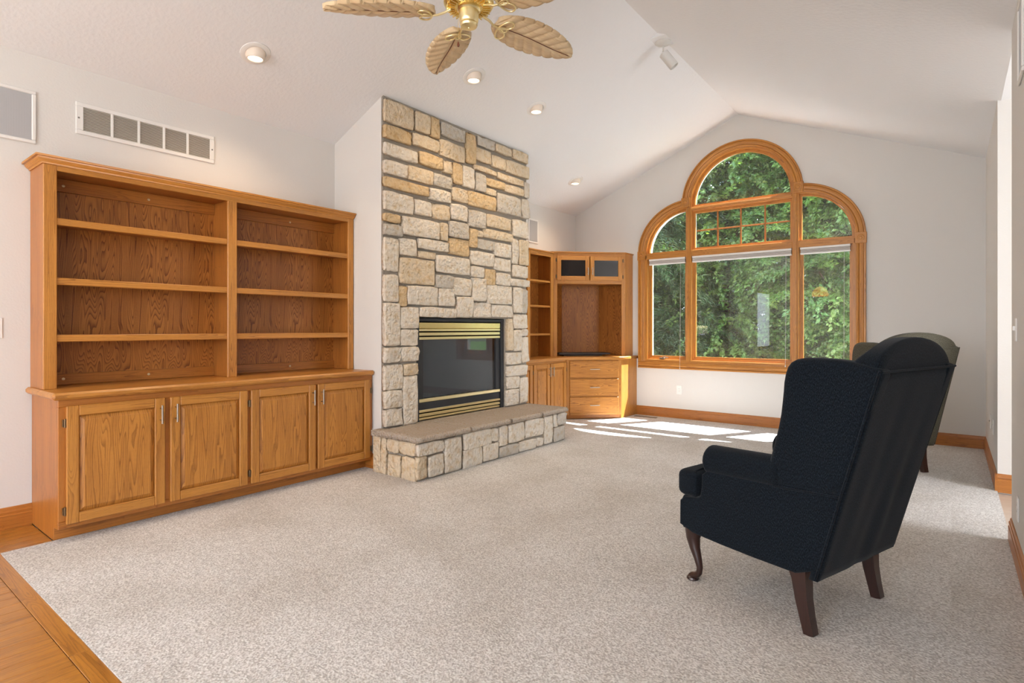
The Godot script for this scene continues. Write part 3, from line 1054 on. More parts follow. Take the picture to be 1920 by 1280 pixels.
# a raised panel door: the panel is the part, stiles, rails, handle and hinges are its pieces
func raised_door(parent: Node3D, f: Facing, s0: float, s1: float, y0: float, y1: float, handle_right: bool, handle_len := 0.115) -> void:
	var fw := 0.058
	var b := mb(GY)
	b.xf = f.frame()
	var i0 := s0 + fw - 0.004
	var i1 := s1 - fw + 0.004
	var j0 := y0 + fw - 0.004
	var j1 := y1 - fw + 0.004
	var bev := 0.03
	var lo := 0.001
	var hi := 0.021
	var o := [Vector3(i0, j0, lo), Vector3(i1, j0, lo), Vector3(i1, j1, lo), Vector3(i0, j1, lo)]
	var q := [Vector3(i0 + bev, j0 + bev, hi), Vector3(i1 - bev, j0 + bev, hi), Vector3(i1 - bev, j1 - bev, hi), Vector3(i0 + bev, j1 - bev, hi)]
	var q2 := [Vector3(i0 + bev, j0 + bev, hi - 0.004), Vector3(i1 - bev, j0 + bev, hi - 0.004), Vector3(i1 - bev, j1 - bev, hi - 0.004), Vector3(i0 + bev, j1 - bev, hi - 0.004)]
	b.face(q, GZ)
	for k in 4:
		var l := (k + 1) % 4
		var e: Vector3 = (o[l] - o[k]).normalized()
		var outw := e.cross(GZ)
		b.face([o[k], o[l], q2[l], q2[k]], (outw * 0.53 + GZ).normalized())
		b.face([q2[k], q2[l], q[l], q[k]], outw)
	var back := [Vector3(i0, j0, 0), Vector3(i1, j0, 0), Vector3(i1, j1, 0), Vector3(i0, j1, 0)]
	b.face(back, -GZ)
	for k in 4:
		var l := (k + 1) % 4
		b.face([back[k], back[l], o[l], o[k]], ((back[l] - back[k]) as Vector3).normalized().cross(GZ))
	var door := part(b, "door", M.oak_panel, parent)
	fboard(door, "stile", f, s0, s0 + fw, y0, y1, 0.0, 0.021, true, M.oak, 0.004)
	fboard(door, "stile", f, s1 - fw, s1, y0, y1, 0.0, 0.021, true, M.oak, 0.004)
	fboard(door, "rail", f, s0 + fw, s1 - fw, y0, y0 + fw, 0.0, 0.0205, false, M.oak, 0.004)
	fboard(door, "rail", f, s0 + fw, s1 - fw, y1 - fw, y1, 0.0, 0.0205, false, M.oak, 0.004)
	pull(door, f, (s1 - 0.028) if handle_right else (s0 + 0.028), y1 - 0.1, 0.021, handle_len, true, M.nickel)
	for y in [y0 + 0.075, y1 - 0.095]:
		hinge(door, f, (s0 - 0.005) if handle_right else (s1 + 0.016), y, 0.012)

func make_left_cabinets() -> void:
	var zl := -0.925
	var zr := -3.083
	# base cabinet: faces +x; along runs towards -z
	var f := Facing.new(Vector3(-3.92, 0, zl), Vector3(0, 0, -1), Vector3(1, 0, 0))
	var t := thing("base_cabinet", "long low oak cabinet with four raised panel doors under the empty bookcase", "cabinet", Vector3(-4.2, 0, (zl + zr) / 2))
	var wide := zl - zr
	var side := PackedVector2Array([Vector2(WALL_LEFT + 0.005, 0.0), Vector2(-4.005, 0.0), Vector2(-4.005, 0.075), Vector2(-3.94, 0.075), Vector2(-3.94, 0.8), Vector2(WALL_LEFT + 0.005, 0.8)])
	for z in [zl - 0.018, zr]:
		var b := mb(GY)
		b.prism(side, Vector3(0, 0, z), GX, GY, GZ, 0.0, 0.018)
		part(b, "side_panel", M.oak_red, t)
	board(t, "back_panel", Vector3(WALL_LEFT + 0.004, 0.08, zr + 0.02), Vector3(WALL_LEFT + 0.012, 0.8, zl - 0.02), GY, M.oak_ply, 0.0)
	board(t, "bottom_panel", Vector3(WALL_LEFT + 0.012, 0.078, zr + 0.02), Vector3(-3.942, 0.096, zl - 0.02), GZ, M.oak_ply, 0.0)
	board(t, "toe_kick", Vector3(-4.02, 0.0, zr + 0.002), Vector3(-4.004, 0.076, zl - 0.002), GZ, M.oak_red, 0.001)
	# face frame
	fboard(t, "frame_rail", f, 0, wide, 0.757, 0.8, -0.02, 0.0, false, M.oak_red)
	fboard(t, "frame_rail", f, 0, wide, 0.075, 0.117, -0.02, 0.0, false, M.oak_red)
	for s in [[0.0, 0.05], [0.515, 0.585], [1.045, 1.105], [1.585, 1.645], [wide - 0.05, wide]]:
		fboard(t, "frame_stile", f, s[0], s[1], 0.117, 0.757, -0.02, 0.0, true, M.oak_red)
	raised_door(t, f, 0.034, 0.536, 0.1, 0.763, true)
	raised_door(t, f, 0.567, 1.064, 0.1, 0.763, false)
	raised_door(t, f, 1.09, 1.602, 0.1, 0.763, true)
	raised_door(t, f, 1.622, 2.123, 0.1, 0.763, false)

	var top := mb(GZ)
	top.box(Vector3(WALL_LEFT + 0.002, 0.8, zr), Vector3(-3.885, 0.84, zl + 0.032), 0.012)
	tag(part(top, "countertop", M.oak, self), "oak countertop with a rounded edge on the long low cabinet", "countertop")

	# the bookcase that stands on it
	var k := thing("bookcase", "large empty oak bookcase with two bays of shelves and a crown moulding", "bookcase", Vector3(-4.32, 0.84, (zl + zr) / 2))
	var xb := WALL_LEFT + 0.004
	var xf := -4.2
	var zb := -0.918
	var ze := -3.083
	var yt := 2.165
	board(k, "side_panel", Vector3(xb, 0.84, zb - 0.018), Vector3(xf, yt, zb), GY, M.oak_red, 0.001)
	board(k, "side_panel", Vector3(xb, 0.84, ze), Vector3(xf, yt, ze + 0.018), GY, M.oak_red, 0.001)
	board(k, "divider", Vector3(xb, 0.84, -2.024), Vector3(xf, yt, -2.006), GY, M.oak_red, 0.001)
	board(k, "top_panel", Vector3(xb, yt - 0.02, ze + 0.018), Vector3(xf, yt, zb - 0.018), GZ, M.oak_red, 0.001)
	for bay in [[-2.006, zb - 0.018], [ze + 0.018, -2.024]]:
		board(k, "back_panel", Vector3(xb, 0.84, bay[0]), Vector3(xb + 0.008, yt - 0.02, bay[1]), GY, M.oak_ply, 0.0)
		board(k, "top_cleat", Vector3(xb + 0.008, 2.062, bay[0] + 0.001), Vector3(xb + 0.027, yt - 0.021, bay[1] - 0.001), GZ, M.oak_red, 0.002)
		board(k, "bottom_cleat", Vector3(xb + 0.008, 0.841, bay[0] + 0.001), Vector3(xb + 0.027, 0.91, bay[1] - 0.001), GZ, M.oak_red, 0.002)
		for y in [1.855, 1.5, 1.16]:
			board(k, "shelf", Vector3(xb + 0.009, y - 0.02, bay[0] + 0.001), Vector3(xf - 0.012, y - 0.001, bay[1] - 0.001), GZ, M.oak_red, 0.001)
			board(k, "shelf_nosing", Vector3(xf - 0.012, y - 0.042, bay[0] + 0.001), Vector3(xf + 0.01, y, bay[1] - 0.001), GZ, M.oak, 0.004)
		for u in [0.13, 0.58]:
			for y in [2.1, 0.878]:
				var s := mb()
				s.xf = Transform3D(Basis(GZ, -PI / 2), Vector3(xb + 0.027, y, lerpf(bay[1], bay[0], u)))
				s.lathe([Vector2(0.009, 0.0), Vector2(0.008, 0.0025), Vector2(0.0, 0.004)], 12)
				part(s, "screw_cap", M.screw, k)
	board(k, "face_stile", Vector3(xf, 0.84, zb - 0.064), Vector3(-4.18, 2.165, zb), GY, M.oak, 0.003)
	board(k, "face_stile", Vector3(xf, 0.84, -2.05), Vector3(-4.18, 2.14, -1.982), GY, M.oak, 0.003)
	board(k, "face_stile", Vector3(xf, 0.84, ze), Vector3(-4.18, 2.165, ze + 0.055), GY, M.oak, 0.003)
	board(k, "face_rail", Vector3(xf, 2.132, ze + 0.055), Vector3(-4.179, 2.168, zb - 0.064), GZ, M.oak, 0.002)
	var prof := PackedVector2Array([Vector2(-0.002, 0.0), Vector2(0.006, 0.0), Vector2(0.009, 0.008), Vector2(0.018, 0.014), Vector2(0.028, 0.026), Vector2(0.03, 0.033), Vector2(0.042, 0.034), Vector2(0.042, 0.046), Vector2(-0.002, 0.046)])
	var crown := mb()
	var y0 := 2.164
	crown.sweep(prof, [Vector3(xb, y0, zb), Vector3(-4.18, y0, zb), Vector3(-4.18, y0, ze)], [Vector3(0, 0, 1), Vector3(1, 0, 1), Vector3(1, 0, 0)], GY)
	crown.box(Vector3(xb, y0 + 0.03, ze), Vector3(-4.18, y0 + 0.044, zb), 0.0)
	part(crown, "crown_moulding", M.oak, k)

func make_corner_cabinets() -> void:
	# low cabinet along the left wall beyond the chimney
	var x0 := WALL_LEFT + 0.004
	var f := Facing.new(Vector3(-4.0, 0, -5.16), Vector3(0, 0, -1), Vector3(1, 0, 0))
	var t := thing("base_cabinet", "low oak cabinet with tall doors between the chimney and the drawers", "cabinet", Vector3(-4.23, 0, -5.72))
	board(t, "side_panel", Vector3(x0, 0, -5.178), Vector3(-4.02, 0.78, -5.16), GY, M.oak_red, 0.001)
	board(t, "back_panel", Vector3(x0, 0.06, -6.28), Vector3(x0 + 0.008, 0.78, -5.18), GY, M.oak_ply, 0.0)
	board(t, "toe_kick", Vector3(-4.06, 0, -6.29), Vector3(-4.045, 0.055, -5.178), GZ, M.oak_red, 0.001)
	fboard(t, "frame_rail", f, 0, 1.14, 0.742, 0.78, -0.02, 0.0, false, M.oak)
	fboard(t, "frame_rail", f, 0, 1.14, 0.055, 0.09, -0.02, 0.0, false, M.oak)
	for s in [[0.0, 0.05], [0.35, 0.4], [0.72, 0.765], [1.1, 1.14]]:
		fboard(t, "frame_stile", f, s[0], s[1], 0.09, 0.742, -0.02, 0.0, true, M.oak)
	raised_door(t, f, 0.035, 0.365, 0.08, 0.752, false)
	raised_door(t, f, 0.385, 0.733, 0.08, 0.752, true, 0.125)
	raised_door(t, f, 0.752, 1.112, 0.08, 0.752, false, 0.125)

	# three drawers across the corner
	var al := Vector3(0.7071, 0, -0.7071)
	var no := Vector3(0.7071, 0, 0.7071)
	var g := Facing.new(Vector3(-4.0, 0, -6.302), al, no)
	var d := thing("drawer_cabinet", "oak corner cabinet with a stack of three drawers below the television niche", "cabinet", Vector3(-3.9, 0, -6.75))
	var long := 0.75
	fboard(d, "frame_stile", g, 0.0, 0.05, 0.05, 0.78, -0.02, 0.0, true, M.oak)
	fboard(d, "frame_stile", g, long - 0.05, long, 0.05, 0.78, -0.02, 0.0, true, M.oak)
	for y in [[0.05, 0.082], [0.288, 0.32], [0.53, 0.56], [0.752, 0.78]]:
		fboard(d, "frame_rail", g, 0.05, long - 0.05, y[0], y[1], -0.02, 0.0, false, M.oak)
	fboard(d, "toe_kick", g, 0.01, long - 0.01, 0.0, 0.05, -0.035, -0.02, false, M.oak_red)
	for y in [[0.078, 0.29], [0.312, 0.53], [0.552, 0.766]]:
		var b := mb(GX)
		b.xf = g.frame()
		b.box(Vector3(0.042, y[0], 0.0), Vector3(long - 0.042, y[1], 0.02), 0.006)
		var front := part(b, "drawer", M.oak_panel, d)
		pull(front, g, long / 2, (y[0] + y[1]) / 2 + 0.0, 0.02, 0.13, false, M.nickel)
	board(d, "side_panel", Vector3(-3.488, 0, WALL_FAR + 0.002), Vector3(-3.47, 0.78, -6.832), GY, M.oak, 0.002)

	# one worktop over both
	var b2 := mb(GZ)
	var poly := PackedVector2Array([Vector2(x0, 5.16), Vector2(-3.975, 5.16), Vector2(-3.975, 6.292), Vector2(-3.445, 6.822), Vector2(-3.445, 7.298), Vector2(x0, 7.298)])
	b2.pillow(poly, func(p: Vector2, h: float) -> Vector3: return Vector3(p.x, h, -p.y), 0.78, 0.82, 0.008, 2)
	tag(part(b2, "countertop", M.oak, self), "angled oak countertop wrapping the far corner beside the window", "countertop")

	# open shelves on the left wall
	var s1 := thing("wall_shelf_unit", "narrow open oak shelf unit standing on the corner countertop beside the chimney", "shelf unit", Vector3(-4.34, 0.82, -5.77))
	var xf := -4.24
	var za := -5.16
	var ze := -6.33
	var yt := 2.2
	board(s1, "side_panel", Vector3(x0, 0.82, za - 0.018), Vector3(xf, yt, za), GY, M.oak_red, 0.001)
	board(s1, "side_panel", Vector3(x0, 0.82, ze), Vector3(xf, yt, ze + 0.018), GY, M.oak_red, 0.001)
	board(s1, "divider", Vector3(x0, 0.82, -5.779), Vector3(xf, yt, -5.761), GY, M.oak_red, 0.001)
	board(s1, "top_panel", Vector3(x0, yt - 0.02, ze + 0.018), Vector3(xf, yt, za - 0.018), GZ, M.oak_red, 0.001)
	for bay in [[-5.761, za - 0.018], [ze + 0.018, -5.779]]:
		board(s1, "back_panel", Vector3(x0, 0.82, bay[0]), Vector3(x0 + 0.008, yt - 0.02, bay[1]), GY, M.oak_ply, 0.0)
		for y in [1.83, 1.5, 1.13]:
			board(s1, "shelf", Vector3(x0 + 0.009, y - 0.025, bay[0] + 0.001), Vector3(xf + 0.006, y, bay[1] - 0.001), GZ, M.oak, 0.003)
	for z in [[za - 0.05, za], [-5.8, -5.74], [ze, ze + 0.062]]:
		board(s1, "face_stile", Vector3(xf, 0.82, z[0]), Vector3(-4.22, yt, z[1]), GY, M.oak, 0.003)
	for z in [[-5.74, za - 0.05], [ze + 0.062, -5.8]]:
		board(s1, "face_rail", Vector3(xf, 2.148, z[0]), Vector3(-4.22, yt, z[1]), GZ, M.oak, 0.003)
	board(s1, "cap", Vector3(x0, yt, ze), Vector3(-4.205, yt + 0.018, za), GZ, M.oak, 0.004)

	# the television niche set across the corner
	var p1 := Vector3(-4.236, 0, -6.352)
	var h := Facing.new(p1, al, no)
	var tv := thing("corner_hutch", "oak corner hutch with an empty television niche and two small glass doors", "hutch", Vector3(-4.0, 0.82, -6.9))
	var len := 1.0
	var yb := 0.82
	var ytop := 2.222
	fboard(tv, "face_stile", h, 0.0, 0.052, yb, ytop, -0.02, 0.0, true, M.oak)
	fboard(tv, "face_stile", h, len - 0.052, len, yb, ytop, -0.02, 0.0, true, M.oak)
	fboard(tv, "face_rail", h, 0.052, len - 0.052, 2.17, ytop, -0.02, 0.0, false, M.oak)
	fboard(tv, "face_rail", h, 0.052, len - 0.052, 1.8, 1.862, -0.02, 0.0, false, M.oak)
	fboard(tv, "niche_top", h, 0.03, len - 0.03, 1.81, 1.83, -0.4, -0.02, false, M.oak_red)
	var p2 := p1 + al * len
	board(tv, "side_panel", Vector3(p2.x - 0.02, yb, WALL_FAR + 0.002), Vector3(p2.x - 0.002, ytop, p2.z - 0.006), GY, M.oak, 0.002)
	board(tv, "back_panel", Vector3(x0, yb, -6.9), Vector3(x0 + 0.01, ytop, ze - 0.002), GY, M.oak_ply, 0.0)
	board(tv, "back_panel", Vector3(-4.07, yb, WALL_FAR + 0.002), Vector3(p2.x - 0.021, ytop, WALL_FAR + 0.012), GY, M.oak_ply, 0.0)
	var cut := Facing.new(Vector3(x0, 0, -6.88), al, no)
	fboard(tv, "corner_panel", cut, 0.02, 0.57, yb, ytop, -0.012, 0.0, true, M.oak_ply, 0.001)
	var lid := mb(GX)
	var cover := PackedVector2Array([Vector2(x0, -ze), Vector2(-4.236, -ze + 0.005), Vector2(p2.x + 0.012, -p2.z - 0.005), Vector2(p2.x + 0.012, 7.298), Vector2(x0, 7.298)])
	lid.prism(cover, Vector3.ZERO, GX, -GZ, GY, ytop, ytop + 0.014)
	part(lid, "cap", M.oak, tv)
	for k in 2:
		var s0 := 0.046 + k * 0.46
		var s2 := s0 + 0.448
		var pane_b := mb()
		pane_b.xf = h.frame()
		pane_b.box(Vector3(s0 + 0.05, 1.9, 0.006), Vector3(s2 - 0.05, 2.125, 0.01), 0.0)
		var door := part(pane_b, "glass_door", M.dark_glass, tv)
		fboard(door, "stile", h, s0, s0 + 0.056, 1.848, 2.176, 0.0, 0.02, true, M.oak)
		fboard(door, "stile", h, s2 - 0.056, s2, 1.848, 2.176, 0.0, 0.02, true, M.oak)
		fboard(door, "rail", h, s0 + 0.056, s2 - 0.056, 1.848, 1.904, 0.0, 0.02, false, M.oak)
		fboard(door, "rail", h, s0 + 0.056, s2 - 0.056, 2.12, 2.176, 0.0, 0.02, false, M.oak)
		pull(door, h, s2 - 0.025 if k == 0 else s0 + 0.025, 1.97, 0.02, 0.1, true, M.nickel)
		for y in [1.9, 2.12]:
			hinge(door, h, s0 - 0.006 if k == 0 else s2 + 0.014, y, 0.012)
	# swivel tray left in the niche
	var tray := thing("swivel_tray", "flat dark swivel tray lying in the television niche", "tray", p1 + al * 0.46 + no * -0.2 + Vector3(0, 0.82, 0))
	fboard(tray, "base", h, 0.16, 0.7, 0.82, 0.835, -0.34, -0.08, false, M.tray)
	fboard(tray, "platform", h, 0.08, 0.8, 0.838, 0.862, -0.36, -0.035, false, M.tray, 0.004)

# ------------------------------------------------------------------ the stone fireplace
# each stone: z of its two ends, y of its bottom and top, and its tint (0 pale, 1 grey, 2 tan, 3 ochre)
const CHIMNEY := [
	-3.096, -3.413, 2.951, 3.138, 2,  -3.437, -3.610, 2.965, 3.136, 2,  -3.622, -3.729, 2.960, 3.140, 3,  -3.762, -4.095, 3.014, 3.134, 1,
	-4.109, -4.235, 2.838, 3.126, 3,  -4.278, -4.535, 3.047, 3.141, 1,  -4.555, -4.824, 3.053, 3.134, 2,  -4.854, -5.129, 3.047, 3.152, 2,
	-3.087, -3.388, 2.814, 2.924, 3,  -3.413, -3.733, 2.832, 2.938, 2,  -3.748, -4.087, 2.817, 2.971, 2,  -4.247, -4.481, 2.892, 3.020, 2,
	-4.495, -4.717, 2.883, 3.001, 2,  -4.737, -5.149, 2.879, 3.011, 2,  -3.083, -3.463, 2.670, 2.771, 0,  -3.483, -3.770, 2.678, 2.789, 3,
	-3.788, -3.900, 2.669, 2.780, 2,  -3.916, -4.044, 2.597, 2.787, 3,  -4.056, -4.222, 2.590, 2.791, 0,  -4.222, -4.568, 2.793, 2.836, 2,
	-4.590, -5.045, 2.776, 2.843, 2,  -5.054, -5.139, 2.660, 2.829, 1,  -4.242, -4.381, 2.585, 2.762, 1,  -4.396, -4.703, 2.670, 2.743, 3,
	-4.708, -5.045, 2.665, 2.742, 2,  -4.396, -4.563, 2.581, 2.640, 2,  -3.087, -3.345, 2.514, 2.625, 0,  -3.355, -3.658, 2.513, 2.637, 2,
	-3.664, -3.905, 2.523, 2.632, 1,  -3.083, -3.599, 2.399, 2.482, 3,  -3.610, -3.882, 2.385, 2.487, 0,  -3.907, -4.129, 2.431, 2.553, 2,
	-4.143, -4.568, 2.423, 2.564, 3,  -4.585, -5.001, 2.430, 2.628, 1,  -5.014, -5.129, 2.427, 2.637, 1,  -3.087, -3.413, 2.204, 2.362, 0,
	-3.433, -3.637, 2.221, 2.350, 0,  -3.648, -3.873, 2.219, 2.355, 2,  -3.889, -4.116, 2.246, 2.392, 0,  -4.131, -4.389, 2.211, 2.374, 1,
	-4.407, -4.812, 2.250, 2.374, 2,  -4.862, -5.139, 2.205, 2.390, 0,  -3.087, -3.254, 2.104, 2.172, 3,  -3.087, -3.278, 1.994, 2.084, 1,
	-3.284, -3.733, 2.021, 2.178, 0,  -3.748, -3.848, 2.024, 2.187, 2,  -3.866, -4.136, 2.075, 2.223, 1,  -4.153, -4.260, 2.008, 2.188, 3,
	-4.268, -4.350, 2.124, 2.181, 2,  -4.363, -4.854, 2.132, 2.219, 2,  -3.078, -3.245, 1.688, 1.968, 0,  -3.260, -3.453, 1.841, 1.985, 0,
	-3.469, -3.855, 1.918, 2.007, 0,  -3.473, -3.690, 1.834, 1.895, 2,  -3.870, -4.153, 1.908, 2.063, 3,  -4.268, -4.530, 2.004, 2.098, 1,
	-4.541, -4.824, 1.959, 2.101, 0,  -4.842, -4.949, 1.904, 2.174, 0,  -4.962, -5.129, 1.902, 2.177, 2,  -3.260, -3.673, 1.593, 1.816, 2,
	-3.697, -4.153, 1.723, 1.880, 0,  -4.173, -4.530, 1.837, 1.973, 0,  -4.541, -4.824, 1.810, 1.938, 0,  -4.854, -5.123, 1.761, 1.890, 0,
	-4.173, -4.381, 1.714, 1.818, 0,  -4.396, -4.563, 1.649, 1.808, 3,  -4.577, -4.818, 1.655, 1.783, 0,  -4.824, -5.161, 1.663, 1.737, 0,
	-3.078, -3.245, 1.426, 1.655, 0,  -3.690, -3.907, 1.579, 1.695, 1,  -3.923, -4.185, 1.519, 1.686, 0,  -4.197, -4.407, 1.476, 1.704, 0,
	-3.254, -3.335, 1.391, 1.565, 3,  -3.345, -3.712, 1.409, 1.576, 0,  -3.722, -3.939, 1.408, 1.576, 0,  -4.423, -4.842, 1.454, 1.647, 0,
	-4.862, -5.014, 1.369, 1.645, 0,  -5.023, -5.117, 1.366, 1.636, 1,  -3.078, -3.254, 1.050, 1.412, 0,  -3.263, -3.473, 1.199, 1.382, 0,
	-3.487, -3.962, 1.302, 1.389, 0,  -3.969, -4.202, 1.308, 1.504, 0,  -4.210, -4.481, 1.312, 1.458, 0,  -4.495, -4.848, 1.317, 1.441, 0,
	-4.859, -5.114, 1.198, 1.351, 0,  -4.754, -4.842, 0.959, 1.297, 2,  -4.854, -5.004, 0.951, 1.180, 0,  -5.014, -5.114, 1.114, 1.189, 0,
	-5.011, -5.129, 0.820, 1.099, 0,  -3.263, -3.459, 1.048, 1.188, 0,  -3.090, -3.269, 0.907, 1.035, 0,  -3.273, -3.467, 0.909, 1.033, 0,
	-3.078, -3.292, 0.676, 0.885, 0,  -3.303, -3.469, 0.787, 0.885, 2,  -3.078, -3.284, 0.520, 0.665, 0,  -3.292, -3.459, 0.354, 0.777, 0,
	-3.078, -3.280, 0.366, 0.509, 0,  -4.746, -4.998, 0.807, 0.935, 0,  -4.754, -5.114, 0.680, 0.790, 0,  -4.760, -4.974, 0.544, 0.671, 0,
	-4.983, -5.129, 0.370, 0.649, 0,  -4.737, -4.962, 0.365, 0.533, 0]
const HEARTH := [
	-3.006, -3.306, 0.195, 0.293, 0,  -2.991, -3.118, 0.012, 0.191, 2,  -3.132, -3.297, 0.010, 0.180, 0,  -3.310, -3.514, 0.006, 0.288, 0,
	-3.544, -3.907, 0.153, 0.304, 0,  -3.537, -3.783, -0.005, 0.159, 0,  -3.913, -4.005, 0.169, 0.290, 0,  -3.790, -4.008, 0.009, 0.159, 0,
	-4.016, -4.143, 0.109, 0.294, 0,  -4.160, -4.419, 0.112, 0.292, 0,  -4.024, -4.312, 0.001, 0.105, 1,  -4.428, -4.733, 0.121, 0.298, 0,
	-4.320, -4.602, 0.003, 0.106, 0,  -4.615, -4.723, 0.006, 0.096, 0,  -4.742, -4.901, 0.010, 0.296, 0,  -4.916, -4.979, 0.164, 0.298, 0,
	-4.990, -5.153, 0.170, 0.301, 1,  -4.926, -5.146, 0.005, 0.158, 1]
const TINTS := ["stone_w", "stone_g", "stone_t", "stone_o"]

# a split-faced stone: a slab in (s, h) with rounded, uneven outline and a chipped face; axes give its place
func stone(parent: Node3D, f: Facing, s0: float, s1: float, y0: float, y1: float, out: float, back: float, m: Material) -> void:
	var b := mb()
	b.xf = f.frame()
	var w := s1 - s0
	var h := y1 - y0
	var nu := 7
	var nv := 6
	var p := PackedVector3Array()
	var idx := PackedInt32Array()
	var lean := Vector2(rng.randf_range(-0.008, 0.008), rng.randf_range(-0.008, 0.008))
	var edge := minf(0.009, 0.12 * minf(w, h))
	var wob := []
	for k in 4:
		wob.append(rng.randf_range(-0.003, 0.003))
	var side := [0.0, 0.04, 0.27, 0.5, 0.73, 0.96, 1.0]
	var rise := [0.0, 0.06, 0.35, 0.65, 0.94, 1.0]
	for j in nv:
		for i in nu:
			var fu: float = side[i]
			var fv: float = rise[j]
			var x := s0 + w * fu
			var y := y0 + h * fv
			# corners rounded off, edges wavy
			var cu := absf(fu - 0.5) * 2.0
			var cv := absf(fv - 0.5) * 2.0
			var rim := i == 0 or j == 0 or i == nu - 1 or j == nv - 1
			var corner := clampf((cu + cv - 1.55) / 0.45, 0.0, 1.0) * edge * 0.5
			x -= signf(fu - 0.5) * corner
			y -= signf(fv - 0.5) * corner
			x += wob[0] * sin(fv * 5.0 + wob[2] * 900.0) + rng.randf_range(-0.0025, 0.0025)
			y += wob[1] * sin(fu * 5.0 + wob[3] * 900.0) + rng.randf_range(-0.0025, 0.0025)
			var d := out + lean.x * (fu - 0.5) * 2.0 + lean.y * (fv - 0.5) * 2.0 + rng.randf_range(-0.008, 0.008)
			if rim:
				d = out - edge * 0.9 + rng.randf_range(-0.003, 0.003)
			p.append(Vector3(x, y, d))
	for j in nv - 1:
		for i in nu - 1:
			var a := j * nu + i
			if (i + j) % 2 == 0:
				idx.append_array([a, a + 1, a + nu + 1, a, a + nu + 1, a + nu])
			else:
				idx.append_array([a, a + 1, a + nu, a + 1, a + nu + 1, a + nu])
	# the sides run back into the mortar
	var loop := []
	for i in nu:
		loop.append(i)
	for j in range(1, nv):
		loop.append(j * nu + nu - 1)
	for i in range(nu - 2, -1, -1):
		loop.append((nv - 1) * nu + i)
	for j in range(nv - 2, 0, -1):
		loop.append(j * nu)
	var first := p.size()
	for q in loop:
		p.append(Vector3(p[q].x, p[q].y, back))
	for k in loop.size():
		var l := (k + 1) % loop.size()
		idx.append_array([loop[l], loop[k], first + k, loop[l], first + k, first + l])
	var mid := p.size()
	p.append(Vector3((s0 + s1) / 2, (y0 + y1) / 2, back))
	for k in loop.size():
		idx.append_array([first + (k + 1) % loop.size(), first + k, mid])
	b.solid(p, idx)
	part(b, "stone", m, parent)

